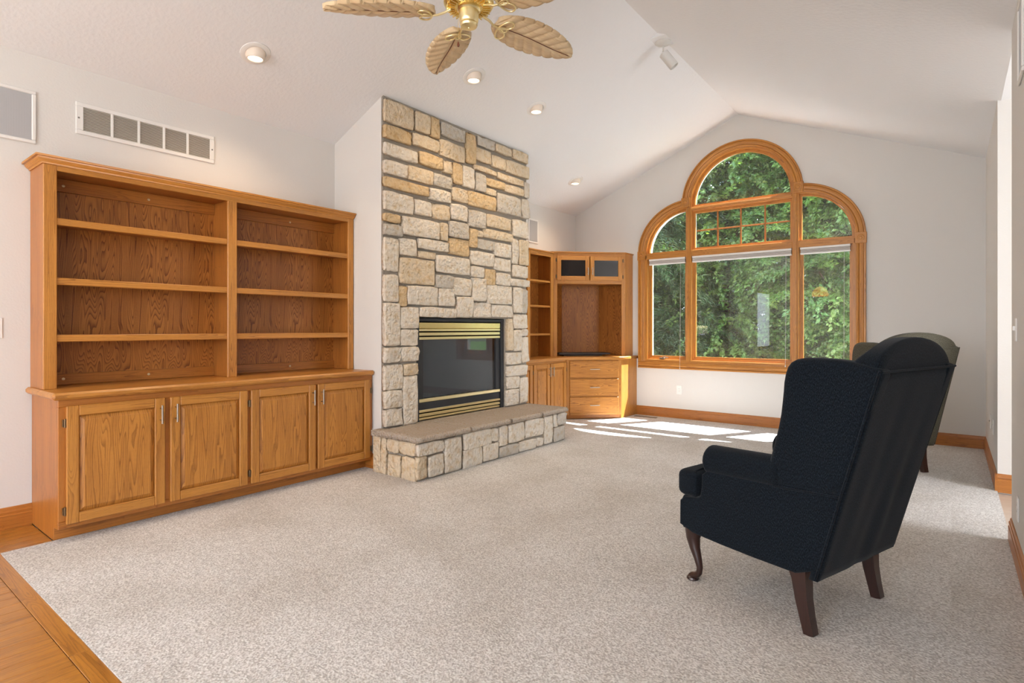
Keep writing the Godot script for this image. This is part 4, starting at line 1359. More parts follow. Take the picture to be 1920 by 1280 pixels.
func make_fireplace() -> void:
	var zl := -3.09
	var zr := -5.13
	var xf := -3.79
	var top := ceiling_at(xf) + 0.02
	# painted chase that carries the stone face
	var chase := setting("wall_chimney")
	var b := mb()
	var side := PackedVector2Array([Vector2(WALL_LEFT - 0.05, -0.02), Vector2(xf - 0.02, -0.02), Vector2(xf - 0.02, ceiling_at(xf - 0.02) + 0.03), Vector2(WALL_LEFT - 0.05, ceiling_at(WALL_LEFT - 0.05) + 0.03)])
	b.prism(side, Vector3(0, 0, zl), GX, GY, -GZ, 0.0, 0.05)
	b.prism(side, Vector3(0, 0, zr), GX, GY, GZ, 0.0, 0.05)
	part(b, "chase", M.wall, chase)
	# mortar bed with the opening of the firebox
	b = mb()
	var o0 := -3.47
	var o1 := -4.735
	var oy := 1.3
	b.box(Vector3(xf - 0.03, 0.0, o0), Vector3(xf, top, zl - 0.004), 0.0)
	b.box(Vector3(xf - 0.03, 0.0, zr), Vector3(xf, top, o1), 0.0)
	b.box(Vector3(xf - 0.03, oy, o1), Vector3(xf, top, o0), 0.0)
	b.box(Vector3(xf - 0.03, 0.0, o1), Vector3(xf, 0.34, o0), 0.0)
	part(b, "mortar", M.mortar, chase)
	# stone ledge that the raised hearth is built against
	b = mb()
	b.box(Vector3(xf - 0.03, 0.304, -5.155), Vector3(-3.7305, 0.352, -2.99), 0.003)
	part(b, "ledge", M.slab, chase)
	b = mb()
	b.box(Vector3(xf - 0.03, 0.0, -5.145), Vector3(-3.7305, 0.3045, -3.012), 0.004)
	part(b, "ledge_stone", M.stone_t, chase)
	var f := Facing.new(Vector3(xf, 0, 0), Vector3(0, 0, -1), Vector3(1, 0, 0))
	for k in CHIMNEY.size() / 5:
		var s0: float = -CHIMNEY[k * 5]
		var s1: float = -CHIMNEY[k * 5 + 1]
		stone(chase, f, maxf(s0 - 0.003, 3.088), s1 + 0.003, CHIMNEY[k * 5 + 2] - 0.003, CHIMNEY[k * 5 + 3] + 0.003, rng.randf_range(0.026, 0.042), -0.012, M[TINTS[int(CHIMNEY[k * 5 + 4])]])

	# raised hearth
	var h := thing("stone_hearth", "raised stone hearth bench with flat slabs in front of the fireplace", "hearth", Vector3(-3.5, 0, -4.08))
	b = mb()
	b.box(Vector3(-3.729, -0.01, -5.12), Vector3(-3.3, 0.305, -3.04), 0.0)
	part(b, "mortar", M.mortar, h)
	var hf := Facing.new(Vector3(-3.3, 0, 0), Vector3(0, 0, -1), Vector3(1, 0, 0))
	for k in HEARTH.size() / 5:
		stone(h, hf, maxf(-HEARTH[k * 5], 3.012), minf(-HEARTH[k * 5 + 1], 5.148), maxf(HEARTH[k * 5 + 2], -0.008), minf(HEARTH[k * 5 + 3], 0.303), rng.randf_range(0.022, 0.034), -0.012, M[TINTS[int(HEARTH[k * 5 + 4])]])
	var ef := Facing.new(Vector3(0, 0, -3.04), Vector3(1, 0, 0), Vector3(0, 0, 1))
	for q in [[-3.727, -3.661, -0.008, 0.3, "t"], [-3.65, -3.503, 0.191, 0.3, "t"], [-3.497, -3.302, 0.19, 0.302, "t"], [-3.64, -3.485, -0.008, 0.175, "t"], [-3.474, -3.302, -0.008, 0.178, "t"]]:
		stone(h, ef, q[0], q[1], q[2], q[3], 0.026, -0.012, M["stone_" + q[4]])
	var rf := Facing.new(Vector3(0, 0, -5.12), Vector3(-1, 0, 0), Vector3(0, 0, -1))
	for q in [[3.302, 3.46, 0.16, 0.302], [3.302, 3.45, -0.008, 0.15], [3.472, 3.727, 0.12, 0.302], [3.462, 3.727, -0.008, 0.11]]:
		stone(h, rf, q[0], q[1], q[2], q[3], 0.026, -0.012, M.stone_g)
	var cuts := [-2.99, -3.62, -4.17, -4.68, -5.155]
	for k in 4:
		var s := mb()
		var z0: float = cuts[k] - 0.002
		var z1: float = cuts[k + 1] + 0.002
		# a slab with a pitched, uneven front edge
		var nz := 14
		var p := PackedVector3Array()
		var idx := PackedInt32Array()
		for i in nz + 1:
			var z := lerpf(z0, z1, float(i) / nz)
			var j := rng.randf_range(-0.006, 0.006)
			for q in [[-3.729, 0.352], [-3.275, 0.352], [-3.256 + j, 0.346], [-3.246 + j, 0.33], [-3.25 + j, 0.31], [-3.262, 0.304], [-3.729, 0.304]]:
				p.append(Vector3(q[0], q[1] + (rng.randf_range(-0.0015, 0.0015) if q[1] > 0.34 else 0.0), z))
		for i in nz:
			for q in 7:
				var a := i * 7 + q
				var c := i * 7 + (q + 1) % 7
				idx.append_array([a, c, c + 7, a, c + 7, a + 7])
		for q in range(1, 6):
			idx.append_array([0, q + 1, q])
			idx.append_array([nz * 7, nz * 7 + q, nz * 7 + q + 1])
		s.solid(p, idx)
		part(s, "slab", M.slab, h)

	# gas insert
	var t := thing("fireplace_insert", "black gas fireplace insert with polished brass louvres and dark glass front", "fireplace", Vector3(-3.85, 0.352, -4.1))
	var xi := -3.815
	var g := Facing.new(Vector3(xi, 0, -3.475), Vector3(0, 0, -1), Vector3(1, 0, 0))
	var w := 1.255
	fboard(t, "frame", g, 0.0, 0.036, 0.353, 1.292, -0.03, 0.02, true, M.black, 0.002)
	fboard(t, "frame", g, w - 0.045, w, 0.353, 1.292, -0.03, 0.02, true, M.black, 0.002)
	fboard(t, "frame", g, 0.036, w - 0.045, 1.262, 1.292, -0.03, 0.02, false, M.black, 0.002)
	fboard(t, "hood", g, 0.042, w - 0.05, 1.197, 1.254, -0.02, 0.012, false, M.brass, 0.004)
	fboard(t, "louvre", g, 0.042, w - 0.05, 1.172, 1.194, -0.02, 0.012, false, M.brass_pale, 0.003)
	fboard(t, "louvre", g, 0.042, w - 0.05, 1.131, 1.16, -0.015, 0.01, false, M.brass_pale, 0.003)
	fboard(t, "louvre", g, 0.042, w - 0.05, 1.094, 1.119, -0.01, 0.01, false, M.brass_pale, 0.003)
	fboard(t, "glass_bar", g, 0.042, w - 0.05, 0.522, 0.552, -0.02, 0.012, false, M.brass_pale, 0.003)
	fboard(t, "control_panel", g, 0.042, w - 0.05, 0.452, 0.521, -0.02, 0.004, false, M.black, 0.002)
	fboard(t, "louvre", g, 0.042, w - 0.05, 0.43, 0.453, -0.02, 0.012, false, M.brass_pale, 0.003)
	fboard(t, "louvre", g, 0.042, w - 0.05, 0.391, 0.417, -0.02, 0.01, false, M.brass_pale, 0.003)
	fboard(t, "louvre", g, 0.042, w - 0.05, 0.362, 0.381, -0.02, 0.008, false, M.brass_pale, 0.003)
	fboard(t, "door_frame", g, 0.036, 0.1, 0.552, 1.094, -0.03, 0.002, true, M.black, 0.002)
	fboard(t, "door_frame", g, w - 0.11, w - 0.045, 0.552, 1.094, -0.03, 0.002, true, M.black, 0.002)
	var box := mb()
	box.xf = g.frame()
	box.box(Vector3(0.02, 0.353, -0.42), Vector3(w - 0.02, 0.37, -0.03), 0.0)
	box.box(Vector3(0.02, 1.25, -0.42), Vector3(w - 0.02, 1.28, -0.03), 0.0)
	box.box(Vector3(0.0, 0.353, -0.45), Vector3(w, 1.28, -0.42), 0.0)
	box.box(Vector3(0.0, 0.353, -0.42), Vector3(0.03, 1.28, -0.03), 0.0)
	box.box(Vector3(w - 0.03, 0.353, -0.42), Vector3(w, 1.28, -0.03), 0.0)
	part(box, "firebox", M.soot, t)
	# wire mesh curtain behind the glass, hanging in shallow folds
	var mc := mb()
	var fold := []
	var outs := []
	for i in 61:
		fold.append(Vector3(lerpf(0.1, w - 0.11, i / 60.0), 0.553, -0.045 + 0.012 * sin(i * 1.1)))
		outs.append(Vector3(0, 0, 1))
	mc.xf = g.frame()
	mc.sweep(PackedVector2Array([Vector2(0, 0), Vector2(0.001, 0), Vector2(0.001, 0.54), Vector2(0, 0.54)]), fold, outs, GY)
	part(mc, "mesh_curtain", M.mesh_curtain, t)
	var gl := mb()
	gl.xf = g.frame()
	gl.face([Vector3(0.1, 0.552, -0.012), Vector3(w - 0.11, 0.552, -0.012), Vector3(w - 0.11, 1.094, -0.012), Vector3(0.1, 1.094, -0.012)], GZ)
	part(gl, "glass", M.fire_glass, t)

# ------------------------------------------------------------------ wing chairs
# w runs across the chair from its left rear foot, f forwards from the rear feet, y up; the node's own axes are (w - 0.2885, y, 0.3 - f)
func cp(w: float, f: float, y: float) -> Vector3:
	return Vector3(w - 0.2885, y, 0.3 - f)

func back_line(y: float) -> float:
	# rear face of the reclined back
	return -0.045 - (y - 0.22) * 0.272

func make_chair(label: String, at: Vector3, turn: float, cloth: Material) -> Node3D:
	var t := thing("wing_chair", label, "armchair", at, turn, "wing chairs")
	var w0 := -0.035
	var w1 := 0.612
	for s in 2:
		var wa := w0 if s == 0 else w1 - 0.06
		# outer side below the arm
		var b := mb()
		var side := chaikin(PackedVector2Array([Vector2(-0.055, 0.235), Vector2(0.3, 0.235), Vector2(0.6, 0.25), Vector2(0.6, 0.33), Vector2(0.598, 0.402), Vector2(0.5, 0.415), Vector2(0.478, 0.44), Vector2(0.474, 0.56), Vector2(0.3, 0.585), Vector2(0.1, 0.6), Vector2(-0.15, 0.6), Vector2(-0.1, 0.42)]), 1)
		b.pillow(side, func(p: Vector2, d: float) -> Vector3: return cp(wa + d, p.x, p.y), 0.0, 0.06, 0.012, 3)
		part(b, "side_panel", cloth, t, true)
		# wing, its front edge a soft S
		b = mb()
		var wing := chaikin(PackedVector2Array([Vector2(-0.14, 0.57), Vector2(0.05, 0.565), Vector2(0.16, 0.56), Vector2(0.15, 0.64), Vector2(0.125, 0.73), Vector2(0.1, 0.83), Vector2(0.088, 0.93), Vector2(0.083, 1.0), Vector2(0.064, 1.06), Vector2(0.02, 1.084), Vector2(-0.06, 1.086), Vector2(-0.15, 1.083), Vector2(-0.245, 1.066), Vector2(-0.285, 1.05), Vector2(-0.262, 0.98), Vector2(-0.2, 0.78)]), 1)
		var wq := w0 - 0.004 if s == 0 else w1 - 0.081
		b.pillow(wing, func(p: Vector2, d: float) -> Vector3: return cp(wq + d, p.x, p.y), 0.0, 0.085, 0.024, 4)
		part(b, "wing", cloth, t, true)
		# rolled arm
		b = mb()
		var cw := 0.012 if s == 0 else w1 - 0.047
		var roll := PackedVector2Array()
		for i in 20:
			var a := TAU * i / 20
			roll.append(Vector2(cw + 0.068 * cos(a), 0.598 + 0.068 * sin(a)))
		b.pillow(roll, func(p: Vector2, d: float) -> Vector3: return cp(p.x, d, p.y + (0.012 if d < 0.3 else 0.0) * (0.3 - d) / 0.2), 0.1, 0.462, 0.02, 3, 0.008)
		part(b, "arm", cloth, t, true)
		# welt along the bottom of the wing
		b = mb()
		var ws := w0 - 0.003 if s == 0 else w1 + 0.003
		b.tube([cp(ws, 0.13, 0.56), cp(ws, 0.0, 0.567), cp(ws, -0.135, 0.577)], [0.0045], 6)
		b.tube([cp(ws, -0.048, 0.24), cp(ws, -0.14, 0.577), cp(ws, -0.272, 1.05)], [0.0045], 6)
		part(b, "welt", cloth, t, true)
	# front rail and seat deck
	var r := mb()
	var rail := chaikin(PackedVector2Array([Vector2(0.03, 0.25), Vector2(0.56, 0.25), Vector2(0.602, 0.252), Vector2(0.605, 0.33), Vector2(0.6, 0.405), Vector2(0.56, 0.41), Vector2(0.03, 0.4)]), 1)
	r.pillow(rail, func(p: Vector2, d: float) -> Vector3: return cp(d, p.x, p.y), -0.02, 0.597, 0.012, 3)
	part(r, "seat_rail", cloth, t, true)
	# T-shaped loose cushion
	var c := mb()
	var cush := chaikin(PackedVector2Array([Vector2(0.085, 0.06), Vector2(0.49, 0.06), Vector2(0.49, 0.46), Vector2(0.497, 0.502), Vector2(0.6, 0.502), Vector2(0.612, 0.52), Vector2(0.612, 0.6), Vector2(0.585, 0.622), Vector2(0.29, 0.632), Vector2(-0.01, 0.622), Vector2(-0.035, 0.6), Vector2(-0.035, 0.52), Vector2(-0.022, 0.502), Vector2(0.08, 0.502), Vector2(0.087, 0.46)]), 2)
	c.pillow(cush, func(p: Vector2, d: float) -> Vector3: return cp(p.x, p.y, d), 0.408, 0.532, 0.032, 4, 0.035)
	part(c, "seat_cushion", cloth, t, true)
	# back: a crowned, reclined slab
	var k := mb()
	var crown := PackedVector2Array([Vector2(0.0, 0.25), Vector2(0.577, 0.25), Vector2(0.605, 1.03)])
	for i in 17:
		var a := PI * i / 16
		crown.append(Vector2(0.2885 + 0.318 * cos(a), 1.046 + 0.12 * sin(a)))
	crown.append(Vector2(-0.028, 1.03))
	k.pillow(crown, func(p: Vector2, d: float) -> Vector3: return cp(p.x, back_line(p.y) + d * (1.0 - 0.55 * clampf((p.y - 0.98) / 0.14, 0.0, 1.0)) + 0.03 * clampf((p.y - 1.04) / 0.12, 0.0, 1.0), p.y), 0.0, 0.17, 0.035, 5)
	part(k, "backrest", cloth, t, true)
	# outer back: cloth pulled over the frame, slack enough to fall in soft upright folds
	var o := mb()
	var p := PackedVector3Array()
	var idx := PackedInt32Array()
	var nu := 40
	var nv := 24
	for j in nv + 1:
		var fv := float(j) / nv
		var y := lerpf(0.232, 1.046, fv)
		for i in nu + 1:
			var fu := float(i) / nu
			var slack := sin(PI * fu) * (0.35 + 0.65 * sin(PI * clampf(fv * 1.1, 0.0, 1.0)))
			var dent := (sin(fu * 17.0 + fv * 2.2) * 0.5 + sin(fu * 29.0 - fv * 3.0) * 0.25) * 0.012 * slack * (1.15 - fv)
			p.append(cp(lerpf(w0 + 0.006, w1 - 0.006, fu), back_line(y) - 0.008 + dent + 0.004 * (1.0 if i == 0 or i == nu or j == 0 or j == nv else 0.0), y))
	for j in nv:
		for i in nu:
			var a := j * (nu + 1) + i
			idx.append_array([a, a + 1, a + nu + 2, a, a + nu + 2, a + nu + 1])
	# closed at the back by the frame: a second, plain sheet
	var m := p.size()
	for j in nv + 1:
		for i in nu + 1:
			var q := p[j * (nu + 1) + i]
			p.append(cp(q.x + 0.2885, back_line(q.y) + 0.03, q.y))
	for j in nv:
		for i in nu:
			var a := m + j * (nu + 1) + i
			idx.append_array([a, a + nu + 2, a + 1, a, a + nu + 1, a + nu + 2])
	for i in nu:
		idx.append_array([i, m + i, i + 1, i + 1, m + i, m + i + 1])
		var a := nv * (nu + 1) + i
		idx.append_array([a, a + 1, m + a, a + 1, m + a + 1, m + a])
	for j in nv:
		var a := j * (nu + 1)
		idx.append_array([a, a + nu + 1, m + a, m + a, a + nu + 1, m + a + nu + 1])
		a += nu
		idx.append_array([a, m + a, a + nu + 1, m + a, m + a + nu + 1, a + nu + 1])
	o.solid(p, idx)
	part(o, "outer_back", cloth, t, true)
	var wl := mb()
	wl.tube([cp(w0 + 0.004, back_line(1.046) - 0.008, 1.046), cp(w1 - 0.004, back_line(1.046) - 0.008, 1.046)], [0.005], 6)
	part(wl, "welt", cloth, t, true)
	# legs: cabriole in front, raked square ones behind
	for s in 2:
		var wc := 0.03 if s == 0 else 0.547
		var b := mb()
		b.tube([cp(wc, 0.555, 0.262), cp(wc, 0.566, 0.235), cp(wc, 0.57, 0.2), cp(wc, 0.56, 0.155), cp(wc, 0.543, 0.11), cp(wc, 0.532, 0.07), cp(wc, 0.535, 0.045), cp(wc, 0.55, 0.028), cp(wc, 0.572, 0.017), cp(wc, 0.592, 0.014)], [0.05, 0.042, 0.033, 0.025, 0.019, 0.015, 0.0145, 0.016, 0.018, 0.008], 12)
		b.xf = Transform3D(Basis(), cp(wc, 0.572, 0.0))
		b.lathe([Vector2(0.0, 0.0), Vector2(0.024, 0.0), Vector2(0.029, 0.006), Vector2(0.026, 0.014), Vector2(0.012, 0.02), Vector2(0.0, 0.022)], 16)
		part(b, "leg", M.mahogany, t, true)
		b = mb()
		var wr := 0.012 if s == 0 else 0.565
		b.tube([cp(wr, 0.035, 0.26), cp(wr, 0.03, 0.21), cp(wr, 0.022, 0.13), cp(wr, 0.008, 0.06), cp(wr, -0.006, 0.0)], [0.052, 0.04, 0.034, 0.03, 0.028], 4, true)
		part(b, "leg", M.mahogany, t, true)
	return t

func make_chairs() -> void:
	var turn := atan2(0.949, 0.315)
	var n := Vector3(-0.442, 0, -2.454)
	var across := Vector3(0.3137, 0, -0.9495)
	var fwd := Vector3(-0.9495, 0, -0.3137)
	make_chair("dark navy wing chair with cabriole legs seen from behind", n + across * 0.2885 + fwd * 0.3, turn, M.navy)
	# the second chair stands farther on, turned a little more to the window
	var far_right := Vector3(-0.171, 0, -5.826)
	var turn2 := deg_to_rad(46.0)
	var across2 := Vector3(cos(turn2), 0, -sin(turn2))
	var fwd2 := Vector3(-sin(turn2), 0, -cos(turn2))
	make_chair("olive grey wing chair mostly hidden behind the dark navy one", far_right - across2 * 0.2885 + fwd2 * 0.3, turn2, M.olive)

# ------------------------------------------------------------------ on the ceiling
func make_fan() -> void:
	var hub := Vector3(-2.1, 2.95, -2.31)
	var t := thing("ceiling_fan", "brass ceiling fan with five carved leaf shaped wooden blades", "ceiling fan", hub)
	var b := mb()
	b.xf = Transform3D(Basis(), hub)
	b.lathe([Vector2(0.0, 0.12), Vector2(0.05, 0.12), Vector2(0.06, 0.11), Vector2(0.062, 0.1), Vector2(0.12, 0.092), Vector2(0.138, 0.07), Vector2(0.138, 0.035), Vector2(0.125, 0.022), Vector2(0.1, 0.015), Vector2(0.075, 0.013), Vector2(0.0, 0.013)], 40)
	part(b, "motor_housing", M.brass, t)
	for k in 30:
		var a := TAU * k / 30
		var fin := mb()
		fin.xf = Transform3D(Basis(GY, a), hub)
		fin.box(Vector3(0.078, 0.004, -0.003), Vector3(0.122, 0.026, 0.003), 0.001)
		part(fin, "cooling_fin", M.brass, t)
	b = mb()
	b.xf = Transform3D(Basis(), hub)
	b.lathe([Vector2(0.06, 0.014), Vector2(0.064, 0.0), Vector2(0.055, -0.006), Vector2(0.053, -0.05), Vector2(0.05, -0.066), Vector2(0.046, -0.07), Vector2(0.049, -0.078), Vector2(0.044, -0.088), Vector2(0.02, -0.094), Vector2(0.006, -0.095), Vector2(0.005, -0.099), Vector2(0.0, -0.1)], 36)
	part(b, "switch_housing", M.brass_pale, t)
	b = mb()
	b.tube([hub + Vector3(0, 0.1, 0), hub + Vector3(0, 0.86, 0)], [0.013], 14)
	part(b, "downrod", M.brass, t)
	b = mb()
	b.xf = Transform3D(Basis(), hub)
	b.lathe([Vector2(0.014, 0.78), Vector2(0.05, 0.8), Vector2(0.068, 0.84), Vector2(0.07, 0.9), Vector2(0.0, 0.9)], 28)
	part(b, "canopy", M.brass, t)
	b = mb()
	var cord := hub + Vector3(-0.035, -0.03, 0.047)
	b.tube([cord, cord + Vector3(0, -0.15, 0)], [0.0011], 5)
	part(b, "pull_chain", M.brass, t)
	b = mb()
	b.xf = Transform3D(Basis(), cord + Vector3(0, -0.178, 0))
	b.lathe([Vector2(0.0, 0.0), Vector2(0.006, 0.004), Vector2(0.007, 0.012), Vector2(0.0025, 0.03), Vector2(0.0, 0.032)], 12)
	part(b, "pull_knob", M.teak, t)
	for k in 5:
		make_blade(t, hub, deg_to_rad(149.0 - 72.0 * k))

func make_blade(t: Node3D, hub: Vector3, ang: float) -> void:
	var pitch := deg_to_rad(-12.0)
	var basis := Basis(GY, ang)
	var xf := Transform3D(basis, hub + Vector3(0, -0.008, 0)) * Transform3D(Basis(GX, pitch), Vector3.ZERO)
	var b := mb(GX)
	b.sv = 6.0
	b.xf = xf
	var nu := 120
	var nv := 26
	var x0 := 0.185
	var long := 0.605
	var p := PackedVector3Array()
	var idx := PackedInt32Array()
	var uvs := PackedVector2Array()
	for side in 2:
		for i in nu + 1:
			var s := float(i) / nu
			var half := 0.13 * pow(sin(PI * pow(clampf(s * 0.98 + 0.012, 0.0, 1.0), 0.8)), 0.5)
			for j in nv + 1:
				var tt := (float(j) / nv - 0.5) * 2.0
				var at := absf(tt)
				# leaflets sweep towards the tip; their ends notch the outline
				var ph := s * 8.5 - at * 1.35 + (0.4 if tt > 0 else 0.0)
				var fr := ph - floorf(ph)
				var notch := 1.0 - 0.16 * smoothstep(0.8, 1.0, fr) * smoothstep(0.7, 1.0, at) * minf(1.0, sin(PI * s) * 1.6)
				var bulge := pow(sin(PI * pow(fr, 0.7)), 0.7)
				var carve := (0.013 * bulge * smoothstep(0.02, 0.2, at) * (1.0 - 0.3 * at)) if side == 0 else 0.0
				var cup := 0.012 * at * at
				var y := (-0.005 - carve + cup) if side == 0 else (0.006 + cup)
				if j == 0 or j == nv:
					y = cup
				p.append(Vector3(x0 + long * s, y, tt * half * notch))
				uvs.append(Vector2((x0 + long * s) * 0.35 + ang, tt * half * 0.9 + ang))
	var m := (nu + 1) * (nv + 1)
	for i in nu:
		for j in nv:
			var a := i * (nv + 1) + j
			idx.append_array([a, a + 1, a + nv + 2, a, a + nv + 2, a + nv + 1])
			var c := a + m
			idx.append_array([c, c + nv + 2, c + 1, c, c + nv + 1, c + nv + 2])
	for j in nv:
		idx.append_array([j + 1, j, m + j, j + 1, m + j, m + j + 1])
		var e := nu * (nv + 1) + j
		idx.append_array([e, e + 1, m + e + 1, e, m + e + 1, m + e])
	b.solid(p, idx, uvs)
	var blade := part(b, "blade", M.blade, t)
	var mid := mb()
	mid.xf = xf
	var spine := []
	for i in 15:
		spine.append(Vector3(x0 + 0.1 + (long - 0.105) * i / 14.0, -0.0065, 0.004 * sin(i * 0.45)))
	mid.tube(spine, [0.0024], 6)
	part(mid, "midrib", M.teak, blade)
	# brass blade iron: an arm from the motor ending in a trefoil of loops
	var c := mb()
	c.xf = xf
	c.tube([Vector3(0.1, 0.012, 0), Vector3(0.135, -0.004, 0.006), Vector3(0.17, -0.018, 0.0), Vector3(0.2, -0.022, 0)], [0.008, 0.007, 0.0065, 0.006], 8)
	for l in [[0.0, 0.045], [0.85, 0.075], [-0.85, 0.075]]:
		var loop := []
		var d := Vector2(cos(l[0]), sin(l[0]))
		var e := Vector2(-d.y, d.x)
		for i in 19:
			var a := TAU * i / 18
			var r := Vector2((1.0 - cos(a)) * l[1] * 0.6, sin(a) * l[1] * 0.5 * (0.4 + 0.3 * (1.0 - cos(a))))
			var q := Vector2(0.205, 0.0) + d * r.x + e * r.y
			loop.append(Vector3(q.x, -0.022, q.y))
		c.tube(loop, [0.0052], 7)
	part(c, "blade_iron", M.brass_pale, blade)

func make_ceiling_lights() -> void:
	var spots := [
		[Vector2(-3.868, -2.027), "nearest recessed eyeball light, above the bookcase and left of the fan"],
		[Vector2(-3.268, -3.662), "recessed eyeball light in front of the chimney, just below the fan blades"],
		[Vector2(-3.259, -4.584), "recessed eyeball light near the far upper corner of the chimney"],
		[Vector2(-3.885, -6.343), "farthest recessed eyeball light, above the corner cabinets"]]
	var tilt := atan(SLOPE)
	for s in spots:
		var at := Vector3(s[0].x, ceiling_at(s[0].x), s[0].y)
		var t := thing("recessed_light", s[1], "ceiling light", at, 0.0, "recessed ceiling lights")
		var basis := Basis(GZ, tilt)
		var b := mb()
		b.xf = Transform3D(basis, at)
		b.lathe([Vector2(0.066, 0.004), Vector2(0.066, -0.004), Vector2(0.07, -0.008), Vector2(0.09, -0.0085), Vector2(0.101, -0.004), Vector2(0.103, 0.002)], 40)
		part(b, "trim_ring", M.white_metal, t)
		# the eyeball hangs plumb out of its tilted ring
		var ball := at + basis * Vector3(0, 0.012, 0)
		b = mb()
		b.xf = Transform3D(Basis(), ball)
		b.lathe([Vector2(0.066, 0.012), Vector2(0.068, -0.004), Vector2(0.067, -0.02), Vector2(0.063, -0.038), Vector2(0.056, -0.05), Vector2(0.05, -0.051), Vector2(0.048, -0.044)], 36)
		part(b, "eyeball", M.eyeball, t)
		b = mb()
		b.xf = Transform3D(Basis(), ball)
		b.lathe([Vector2(0.0, -0.05), Vector2(0.03, -0.049), Vector2(0.049, -0.045), Vector2(0.049, -0.03), Vector2(0.0, -0.03)], 32)
		part(b, "bulb_face", M.lamp, t)
		var l := SpotLight3D.new()
		l.name = "lamp_light"
		l.position = ball + Vector3(0, -0.056, 0) - at
		l.rotation.x = -PI / 2
		l.spot_angle = 62.0
		l.spot_angle_attenuation = 0.9
		l.spot_range = 12.0
		l.light_energy = 0.9
		l.light_size = 0.045
		l.light_color = Color8(255, 226, 190)
		l.shadow_enabled = true
		t.add_child(l)

	# unseen pendant behind the camera, lights the near right wall; the casement mirrors it
	var pc := Vector3(-2.9, 2.2, 3.0)
	var pd := thing("unseen_pendant_lamp", "amber glass pendant lamp out of view behind the camera, mirrored in the right casement", "pendant lamp", pc)
	var g := mb()
	g.xf = Transform3D(Basis(), pc)
	g.lathe([Vector2(0.05, 0.16), Vector2(0.12, 0.12), Vector2(0.19, 0.03), Vector2(0.21, -0.06), Vector2(0.2, -0.1), Vector2(0.19, -0.1), Vector2(0.2, -0.06), Vector2(0.18, 0.03), Vector2(0.11, 0.11), Vector2(0.04, 0.15)], 32)
	part(g, "lamp_shade", M.amber, pd)
	g = mb()
	g.tube([pc + Vector3(0, 0.14, 0), Vector3(pc.x, ceiling_at(pc.x) - 0.01, pc.z)], [0.01], 10)
	part(g, "stem", M.brass, pd)
	g = mb()
	g.xf = Transform3D(Basis(), Vector3(pc.x, ceiling_at(pc.x) - 0.03, pc.z))
	g.lathe([Vector2(0.0, -0.01), Vector2(0.03, -0.008), Vector2(0.06, 0.0), Vector2(0.06, 0.03)], 24)
	part(g, "canopy", M.brass, pd)
	var glow := OmniLight3D.new()
	glow.name = "lamp_light"
	glow.position = Vector3(0, 0.02, 0)
	glow.light_energy = 1.2
	glow.light_size = 0.04
	glow.omni_range = 14.0
	glow.light_color = Color8(255, 236, 212)
	glow.shadow_enabled = true
	pd.add_child(glow)

	# accent spot under the ridge on its levelling block
	var zr := -4.84
	var h := 0.032
	var yb := RIDGE_Y - h
	var t := thing("ceiling_spotlight", "white cylinder spotlight hanging from a small wedge block at the ridge", "spotlight", Vector3(RIDGE_X, yb, -4.97))
	var b := mb()
	b.prism(PackedVector2Array([Vector2(-h / SLOPE, 0.0), Vector2(h / SLOPE, 0.0), Vector2(0.0, h)]), Vector3(RIDGE_X, yb, zr), GX, GY, -GZ, 0.0, 0.22)
	part(b, "wedge_block", M.ceiling, t)
	var c := Vector3(RIDGE_X, yb, -4.97)
	b = mb()
	b.xf = Transform3D(Basis(), c)
	b.lathe([Vector2(0.072, 0.0), Vector2(0.072, -0.006), Vector2(0.066, -0.012), Vector2(0.04, -0.026), Vector2(0.018, -0.034), Vector2(0.0, -0.036)], 32)
	part(b, "canopy", M.spot_body, t)
	b = mb()
	var j := c + Vector3(0, -0.085, 0)
	b.tube([c + Vector3(0, -0.03, 0), j], [0.008], 10)
	part(b, "stem", M.spot_body, t)
	var aim := Vector3(0.52, -0.78, -0.3).normalized()
	var side := aim.cross(GZ).normalized()
	b = mb()
	b.xf = Transform3D(Basis(side, -aim, side.cross(-aim)), j + aim * 0.085 + Vector3(0, -0.012, 0))
	b.lathe([Vector2(0.0, 0.08), Vector2(0.04, 0.08), Vector2(0.044, 0.076), Vector2(0.044, -0.078), Vector2(0.041, -0.082), Vector2(0.038, -0.078), Vector2(0.037, -0.05), Vector2(0.0, -0.045)], 28)
	for s in [0.4, 0.8]:
		b.box(Vector3(0.043 * cos(s) - 0.002, -0.06, 0.043 * sin(s) - 0.002), Vector3(0.043 * cos(s) + 0.002, 0.06, 0.043 * sin(s) + 0.002), 0.0005)
	part(b, "lamp_head", M.spot_body, t)

